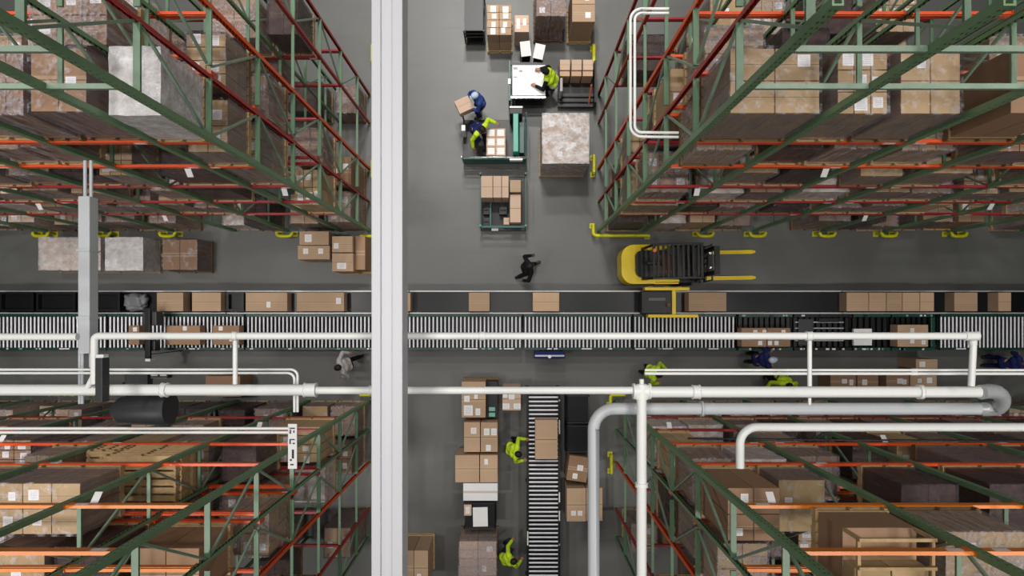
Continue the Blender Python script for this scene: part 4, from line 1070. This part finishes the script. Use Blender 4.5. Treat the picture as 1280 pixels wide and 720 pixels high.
# grey square duct
pz = 15.5; w = 14.5 / (S0 * rz(pz)) / 2
xa, ya_ = P(104.5, 245, pz); _, yb2 = P(104.5, 442, pz)
root = thing('square_duct', 'grey-white square duct hanging across the belt and roller conveyors', 'duct', (xa, (ya_ + yb2) / 2, pz))
L = ya_ - yb2
MB().box(-w, w, -L / 2, L / 2, -.1, 0).build('duct', 'greypipe', root, bevel=.008)
MB().box(-w * 1.15, w * 1.15, L / 2 - L * .35, L / 2 - L * .34, -.11, .01).build('joint_band', 'greypipe', root)
MB().box(-w * 1.15, w * 1.15, -L / 2 + L * .22, -L / 2 + L * .235, -.11, .01).build('joint_band', 'greypipe', root)
for s, e in ((-.55, .26), (.5, .26)):
    MB().cyl((s * w, L / 2, -.05), (s * w, L / 2 + e, -.05), .012, n=8).build('hanger_rod', 'greypipe', root)
for s, e, r in ((-1.5, .36, .010), (-1.0, .36, .010), (.55, .1, .016)):
    MB().cyl((s * w, -L / 2 + .02, -.05), (s * w, -L / 2 - e, -.05), r, n=8).build('hanger_rod', 'greypipe', root)
# black drum lamp on its bar
dz = 16.0
o0 = PP(128, 472, dz + .75)
root = thing('hanging_bar', 'black vertical bar with a white end cap crossing the thick white pipe', 'bar', o0)
uu = 1 / (S0 * rz(dz + .75))
MB().box(-4.5 * uu, 4.5 * uu, -30 * uu, 25 * uu, -.03, .03).build('bar', 'darkgrey', root, bevel=.004)
MB().box(-4.5 * uu, 4.5 * uu, 25 * uu, 29 * uu, -.02, .02).build('end_cap', 'whitetop', root)
dz = 14.95
o0 = PP(183, 513, dz); uu = 1 / (S0 * rz(dz))
root = thing('drum_lamp', 'round black drum lamp hanging over the orange rack beams', 'lamp', o0)
b = MB(); b.tube([(-34 * uu, 0, -.02), (-30 * uu, 0, 0), (26 * uu, 3 * uu, .02), (32 * uu, 3 * uu, .02)], [13 * uu, 17 * uu, 21 * uu, 20 * uu], 28)
b.build('drum_shade', 'darkgrey', root)
b = MB(); b.tube([(-38 * uu, 0, -.02), (-34.2 * uu, 0, -.02)], [6 * uu, 12 * uu], 20); b.build('neck', 'black', root)
MB().cyl((-22 * uu, 18 * uu, .03), (-18 * uu, 36 * uu, .10), 2.2 * uu, n=8).build('bracket', 'darkgrey', root)
b = MB().box(-14 * uu, 14 * uu, 34 * uu, 50 * uu, .06, .14); b.build('gear_box', 'darkgrey', root, bevel=.01)
b = MB().box(16 * uu, 38 * uu, 42 * uu, 50 * uu, .06, .13); b.build('gear_box', 'black', root, bevel=.008)
for x in (22, 33): MB().box((x - 4) * uu, (x + 4) * uu, 45 * uu, 48 * uu, .131, .14).build('terminal', 'silver', root)
MB().bar((14 * uu, 44 * uu, .1), (16.2 * uu, 46 * uu, .1), .02, .03).build('link', 'black', root)
# white sign plate
sz = 14.9; o0 = PP(365.5, 558, sz); uu = 1 / (S0 * rz(sz))
root = thing('hanging_sign', 'narrow white upright sign plate at the end of the thin conduits', 'sign', o0)
MB().box(-5.5 * uu, 5.5 * uu, -28 * uu, 28 * uu, -.012, 0).build('plate', 'whitetop', root)
def mark(x0, x1, y0, y1): MB().box(x0 * uu, x1 * uu, y0 * uu, y1 * uu, .0005, .004).build('printed_mark', 'ink', root)
mark(-3, 3, 22, 23.4); mark(-3, -1.6, 16, 21); mark(1.2, 2.6, 17, 20); mark(-3.5, 3, 8, 9.2); mark(-3.5, -2, 3, 8); mark(.5, 3, 3, 4.5); mark(-.5, 2, -4, -15); mark(-3, -.6, -16, -18); mark(-2.5, 1.5, -22, -23.5)
# white aisle number plates on the front beams
# ------------------------------------------------------------------ people
def ik(a, t, l1, l2, hint):
    a = Vector(a); t = Vector(t); d = t - a; L = min(d.length, (l1 + l2) * .995); d.normalize(); t = a + d * L
    x = (l1 * l1 - l2 * l2 + L * L) / (2 * L); h = math.sqrt(max(0, l1 * l1 - x * x))
    hv = Vector(hint); hv = (hv - d * hv.dot(d)).normalized()
    return a + d * x + hv * h, t
def remesh(o, vox, it=2):
    m = o.modifiers.new('surface', 'REMESH'); m.mode = 'VOXEL'; m.voxel_size = vox; m.use_smooth_shade = True
    s = o.modifiers.new('soften', 'SMOOTH'); s.factor = .5; s.iterations = it
def person(lab, x, y, yaw, lean=.25, crouch=0.0, hands=((.35, .25, 1.0), (.35, -.25, 1.0)), feet=((.05, .12), (-.05, -.12)), top='blackcloth', vest=None, legs='denim', hat=None, skin='skin', sleeves=None, z0=0.0, lift=(0, 0)):
    h = .93 - crouch; T = Vector((math.sin(lean), 0, math.cos(lean))); F = Vector((math.cos(lean), 0, -math.sin(lean)))
    pel = Vector((-.22 * math.sin(lean), 0, h)); Y = Vector((0, 1, 0))
    hl = lean * .55; Hd = Vector((math.sin(hl), 0, math.cos(hl))); F2 = Vector((math.cos(hl), 0, -math.sin(hl)))
    sh = pel + T * .47; nb = pel + T * .53; hc = nb + Hd * .17
    b = MB()
    b.caps(pel - Y * .07, pel + Y * .07, .115); b.caps(pel + T * .1 - Y * .05, pel + T * .1 + Y * .05, .11)
    b.caps(pel + T * .32 - Y * .08, pel + T * .32 + Y * .08, .12); b.caps(pel, sh, .11, .09); b.caps(sh - Y * .14, sh + Y * .14, .068)
    b.caps(nb - T * .05, nb + Hd * .1, .056, .052)
    b.caps(hc - F2 * .022 + Hd * .01, hc + F2 * .02 + Hd * .005, .090, .084, 16, 6); b.caps(hc - Hd * .05 + F2 * .02, hc - Hd * .085 + F2 * .055, .062, .04)
    b.caps(hc + F2 * .098 + Hd * .005, hc + F2 * .112 - Hd * .03, .011, .016); b.caps(hc + F2 * .075 - Hd * .062 - Y * .018, hc + F2 * .075 - Hd * .062 + Y * .018, .014)
    for s in (-1, 1): b.caps(hc + Y * s * .086 + Hd * .015, hc + Y * s * .09 - Hd * .025, .017, .013)
    J = {}
    for i, s in enumerate((1, -1)):
        S = sh + Y * s * .185; t = Vector(hands[i])
        e, wv = ik(S, t, .29, .26, (-.5, s * .7, -.6)); J['a', i] = (S, e, wv)
        b.caps(S, e, .052, .042); b.caps(e, wv, .041, .029)
        d = (wv - e).normalized(); side = d.cross(Vector((0, 0, 1)))
        if side.length < .2: side = Vector((0, 1, 0))
        side.normalize(); dn = side.cross(d).normalized()
        if dn.z > 0: dn = -dn
        for k in range(3): b.caps(wv + side * (k - 1) * .02, wv + d * .085 + side * (k - 1) * .027, .019, .016, 8, 3)
        for k, L in enumerate((.066, .076, .07, .054)):
            base = wv + d * .088 + side * (k - 1.5) * .021; mid = base + d * L * .52 + dn * L * .18; tip = mid + d * L * .36 + dn * L * .38
            b.caps(base, mid, .0100, .0092, 8, 3); b.caps(mid, tip, .0092, .008, 8, 3)
        ts = side * (-s if side.y * s > 0 else s) * -1
        inn = side if (side.y * s) < 0 else -side
        tb = wv + d * .025 + inn * .03; tm = tb + (d * .7 + inn * .7).normalized() * .042; tt = tm + (d * .95 + inn * .2 + dn * .3).normalized() * .034
        b.caps(tb, tm, .0125, .0105, 8, 3); b.caps(tm, tt, .0105, .009, 8, 3)
    for i, s in enumerate((1, -1)):
        Hh = pel + Y * s * .095 - Vector((0, 0, .02)); A = Vector((feet[i][0], feet[i][1], .10 + lift[i]))
        kn, A = ik(Hh, A, .44, .42, (1, s * .08, .1)); J['l', i] = (Hh, kn, A)
        b.caps(Hh, kn, .085, .058); b.caps(kn, A, .056, .038); b.caps(A - Vector((.04, 0, .05)), A + Vector((.14, s * .01, -.06)), .035, .028)
    body = b.build('person', skin, None, (x, y, z0)); body.rotation_euler = (0, 0, yaw); remesh(body, .0065)
    tag(body, lab, 'person')
    # clothing as shells over the body
    b = MB(); e = .016
    b.caps(pel + T * .02 - Y * .075, pel + T * .02 + Y * .075, .115 + e); b.caps(pel + T * .32 - Y * .085, pel + T * .32 + Y * .085, .12 + e); b.caps(pel + T * .1, sh, .12 + e, .09 + e)
    b.caps(sh - Y * .145, sh + Y * .145, .07 + e)
    def arms(b, ee):
        for i in (0, 1):
            S, el, wv = J['a', i]; b.caps(S, el, .052 + ee, .044 + ee); b.caps(el, el + (wv - el) * .88, .043 + ee, .033 + ee)
    if not sleeves: arms(b, e)
    g = b.build('shirt', top, body); remesh(g, .012, 3)
    if sleeves:
        b = MB(); arms(b, e + .004)
        for i, s in enumerate((1, -1)): b.caps(J['a', i][0], J['a', i][0] - Y * s * .05, .07 + e, .075 + e)
        g = b.build('sleeves', sleeves, body); remesh(g, .012, 3)
    b = MB()
    b.caps(pel - Y * .07, pel + Y * .07, .118 + e); 
    for i in (0, 1):
        Hh, kn, A = J['l', i]; b.caps(Hh, kn, .088 + e, .062 + e); b.caps(kn, kn + (A - kn) * .9, .060 + e, .046 + e)
    g = b.build('trousers', legs, body); remesh(g, .013, 3)
    for i, s in enumerate((1, -1)):
        A = J['l', i][2]; b = MB(); b.caps(A + Vector((-.05, 0, -.048)), A + Vector((.15, s * .012, -.056)), .051, .043); b.caps(A - Vector((0.01, 0, .02)), A + Vector((0, 0, .03)), .05, .046)
        g = b.build('shoe', 'shoe', body); remesh(g, .012, 2)
    if vest:
        b = MB(); e = .03
        b.caps(pel + T * .04 - Y * .08, pel + T * .04 + Y * .08, .115 + e); b.caps(pel + T * .32 - Y * .088, pel + T * .32 + Y * .088, .12 + e); b.caps(pel + T * .1, sh, .12 + e, .09 + e); b.caps(sh - Y * .13, sh + Y * .13, .07 + e)
        g = b.build('safety_vest', vest, body); remesh(g, .012, 3)
    b = MB()
    if hat:
        b.caps(hc - F2 * .022 + Hd * .03, hc + F2 * .02 + Hd * .03, .098, .092, 16, 6); b.caps(hc + F2 * .06 + Hd * .035 - Y * .045, hc + F2 * .06 + Hd * .035 + Y * .045, .035); b.caps(hc + F2 * .13 + Hd * .03 - Y * .045, hc + F2 * .13 + Hd * .03 + Y * .045, .014)
        g = b.build('cap', hat, body)
    else:
        b.caps(hc - F2 * .03 + Hd * .022, hc - F2 * .0 + Hd * .028, .096, .09, 16, 6); b.caps(hc - F2 * .06 - Hd * .04, hc - F2 * .06 + Hd * .02, .05, .06)
        g = b.build('hair', 'hair', body)
    remesh(g, .009, 2)
    for s in (-1, 1):
        bb = MB().caps(hc + F2 * .094 + Y * s * .033 + Hd * .012, hc + F2 * .097 + Y * s * .033 + Hd * .012, .008, n=8, k=3); bb.build('eye', 'ink', body)
    return body
# hat colours and poses
person('person in lime vest and dark cap leaning over the white table top', 1.16, 6.92, R(165), .5, 0, ((.40, .30, 1.08), (.40, -.22, 1.08)), vest='lime', hat='blackcloth')
person('person in navy shirt and pale cap holding a small carton', -.98, 6.30, R(205), .25, 0, ((.36, .13, 1.12), (.36, -.15, 1.12)), top='blue', legs='navy', hat='whitecap', feet=((.1, .12), (-.1, -.12)))
cx, cy = -.98 + .47 * math.cos(R(205)), 6.30 + .47 * math.sin(R(205))
carton(cx - .22, cx + .22, cy - .20, cy + .20, 1.0, 1.32, 'small tan carton held by the person in navy', None, labels=0, mat='carton_pink', rot=R(25))
person('person with lime sleeves crouching on the teal truck, arms spread', -1.0, 5.42, R(-45), .6, .08, ((.24, .50, .95), (.24, -.46, .8)), top='navy', sleeves='limeplain', legs='navy', z0=.242, feet=((.06, .14), (-.1, -.13)))
person('person in black striding across the aisle below the platform truck', .45, 1.34, R(20), .2, 0, ((.25, .32, 1.0), (-.22, -.30, 1.0)), top='blackcloth', legs='blackcloth', skin='skin2', feet=((.34, .1), (-.32, -.1)), hat=None, lift=(0, .04))
person('person in lime top reaching to the roller conveyor beside the upright cartons', .02, -4.02, R(-8), .45, 0, ((.34, .34, .98), (.36, -.30, .98)), top='limeplain', vest=None, legs='blackcloth', feet=((.02, .14), (-.08, -.14)))
person('person in lime top bending at the lower end of the roller conveyor', -.14, -7.25, R(30), .6, 0, ((.36, .34, .86), (.30, -.30, .9)), top='limeplain', legs='navy', feet=((.02, .14), (-.08, -.14)))
person('person in lime jacket standing beside the pipe tee and thin conduits', 4.12, -1.72, R(-20), .3, 0, ((.38, .22, 1.1), (.34, -.25, 1.0)), top='limeplain', legs='blackcloth')
person('person in lime top with arms apart under the thick white pipe', 8.0, -1.93, R(-95), .45, 0, ((.30, .42, 1.0), (.32, -.40, .95)), top='limeplain', legs='blackcloth', skin='skin2')
person('person in pale grey top and black trousers walking left of the roof beam', -4.92, -1.52, R(200), .25, 0, ((.25, .3, 1.0), (-.2, -.3, 1.0)), top='greycloth', legs='blackcloth', feet=((.28, .1), (-.25, -.1)))
person('person in navy jacket and pale cap behind the two brown machine cartons', 7.35, -1.36, R(10), .35, 0, ((.36, .22, 1.0), (.3, -.26, 1.0)), top='navy', legs='blackcloth', hat='whitecap', feet=((.04, .12), (-.06, -.12)))
person('person in navy clothes and pale cap beyond the silver elbow', 14.72, -1.48, R(15), .35, 0, ((.36, .22, 1.0), (.3, -.26, 1.0)), top='navy', legs='navy', hat='whitecap')

# ------------------------------------------------------------------ light and camera
def lamp(x, y, w, d, power, z=22.5, col=(1.0, .97, .93), aim=None):
    ld = bpy.data.lights.new('high_bay_or_fill_lamp', 'AREA'); ld.shape = 'RECTANGLE'; ld.size = w; ld.size_y = d; ld.energy = power; ld.color = col
    o = bpy.data.objects.new('high_bay_or_fill_lamp', ld); C.objects.link(o); o.location = (x, y, z)
    if aim: o.rotation_euler = (Vector(aim) - Vector((x, y, z))).to_track_quat('-Z', 'Y').to_euler()
    return o
K = 0.42
def lamps(xs, ys, p, spread=125):
    for x in xs:
        for y in ys:
            lamp(x, y, 1.2, 1.2, p * K, z=23.0); bpy.context.scene.collection.objects[-1].data.spread = R(spread)
lamps((-2.2, -.2), (12.0,), 900, 100)
lamps((-2.2, -.2), (19.0,), 2100, 110)
lamps((-1.6, 1.6), (4.2,), 60, 150)  # added fill lamps, meant to brighten the roof pipes
lamps((-1.7, 1.7), (.3,), 380, 160)  # added above the camera, out of view, to brighten white pipes and roof beam
lamps((-14, -8), (6.2,), 700)
lamps((-14, -8), (-6.0,), 1080)
lamps((7, 13), (6.2,), 540)
lamps((7, 13), (-6.0,), 800)
lamps((-11.8,), (1.2,), 420, 70)  # added fill lamp that lights the tops of the wrapped floor loads
lamps((9.5,), (.8,), 160, 70)  # added fill lamp over the cross aisle on the forklift side
w = bpy.data.worlds.new('hall_light'); bpy.context.scene.world = w; w.use_nodes = True
w.node_tree.nodes['Background'].inputs[0].default_value = (.80, .84, .90, 1); w.node_tree.nodes['Background'].inputs[1].default_value = .014
cd = bpy.data.cameras.new('camera'); cam = bpy.data.objects.new('camera', cd); C.objects.link(cam)
cam.location = (0, 0, HCAM); cam.rotation_euler = (0, 0, 0); cd.sensor_width = 36; cd.lens = S0 * HCAM / 1280 * 36; cd.shift_y = 32 / 1280; cd.clip_end = 100
sc = bpy.context.scene; sc.camera = cam
sc.view_settings.view_transform = 'Standard'; sc.view_settings.look = 'None'; sc.view_settings.gamma = 1; sc.view_settings.exposure = 0.0; sc.view_settings.use_curve_mapping = False
sc.cycles.transparent_max_bounces = 12; sc.cycles.max_bounces = 6
dd = {k: v for k, v in ALL_LABELS.items() if len(v) > 1}
print('DUPLICATE LABELS', len(dd), list(dd.items())[:10])
long_ = [k for k in ALL_LABELS if not 4 <= len(k.split()) <= 16]
print('LONG LABELS', len(long_), long_[:6])
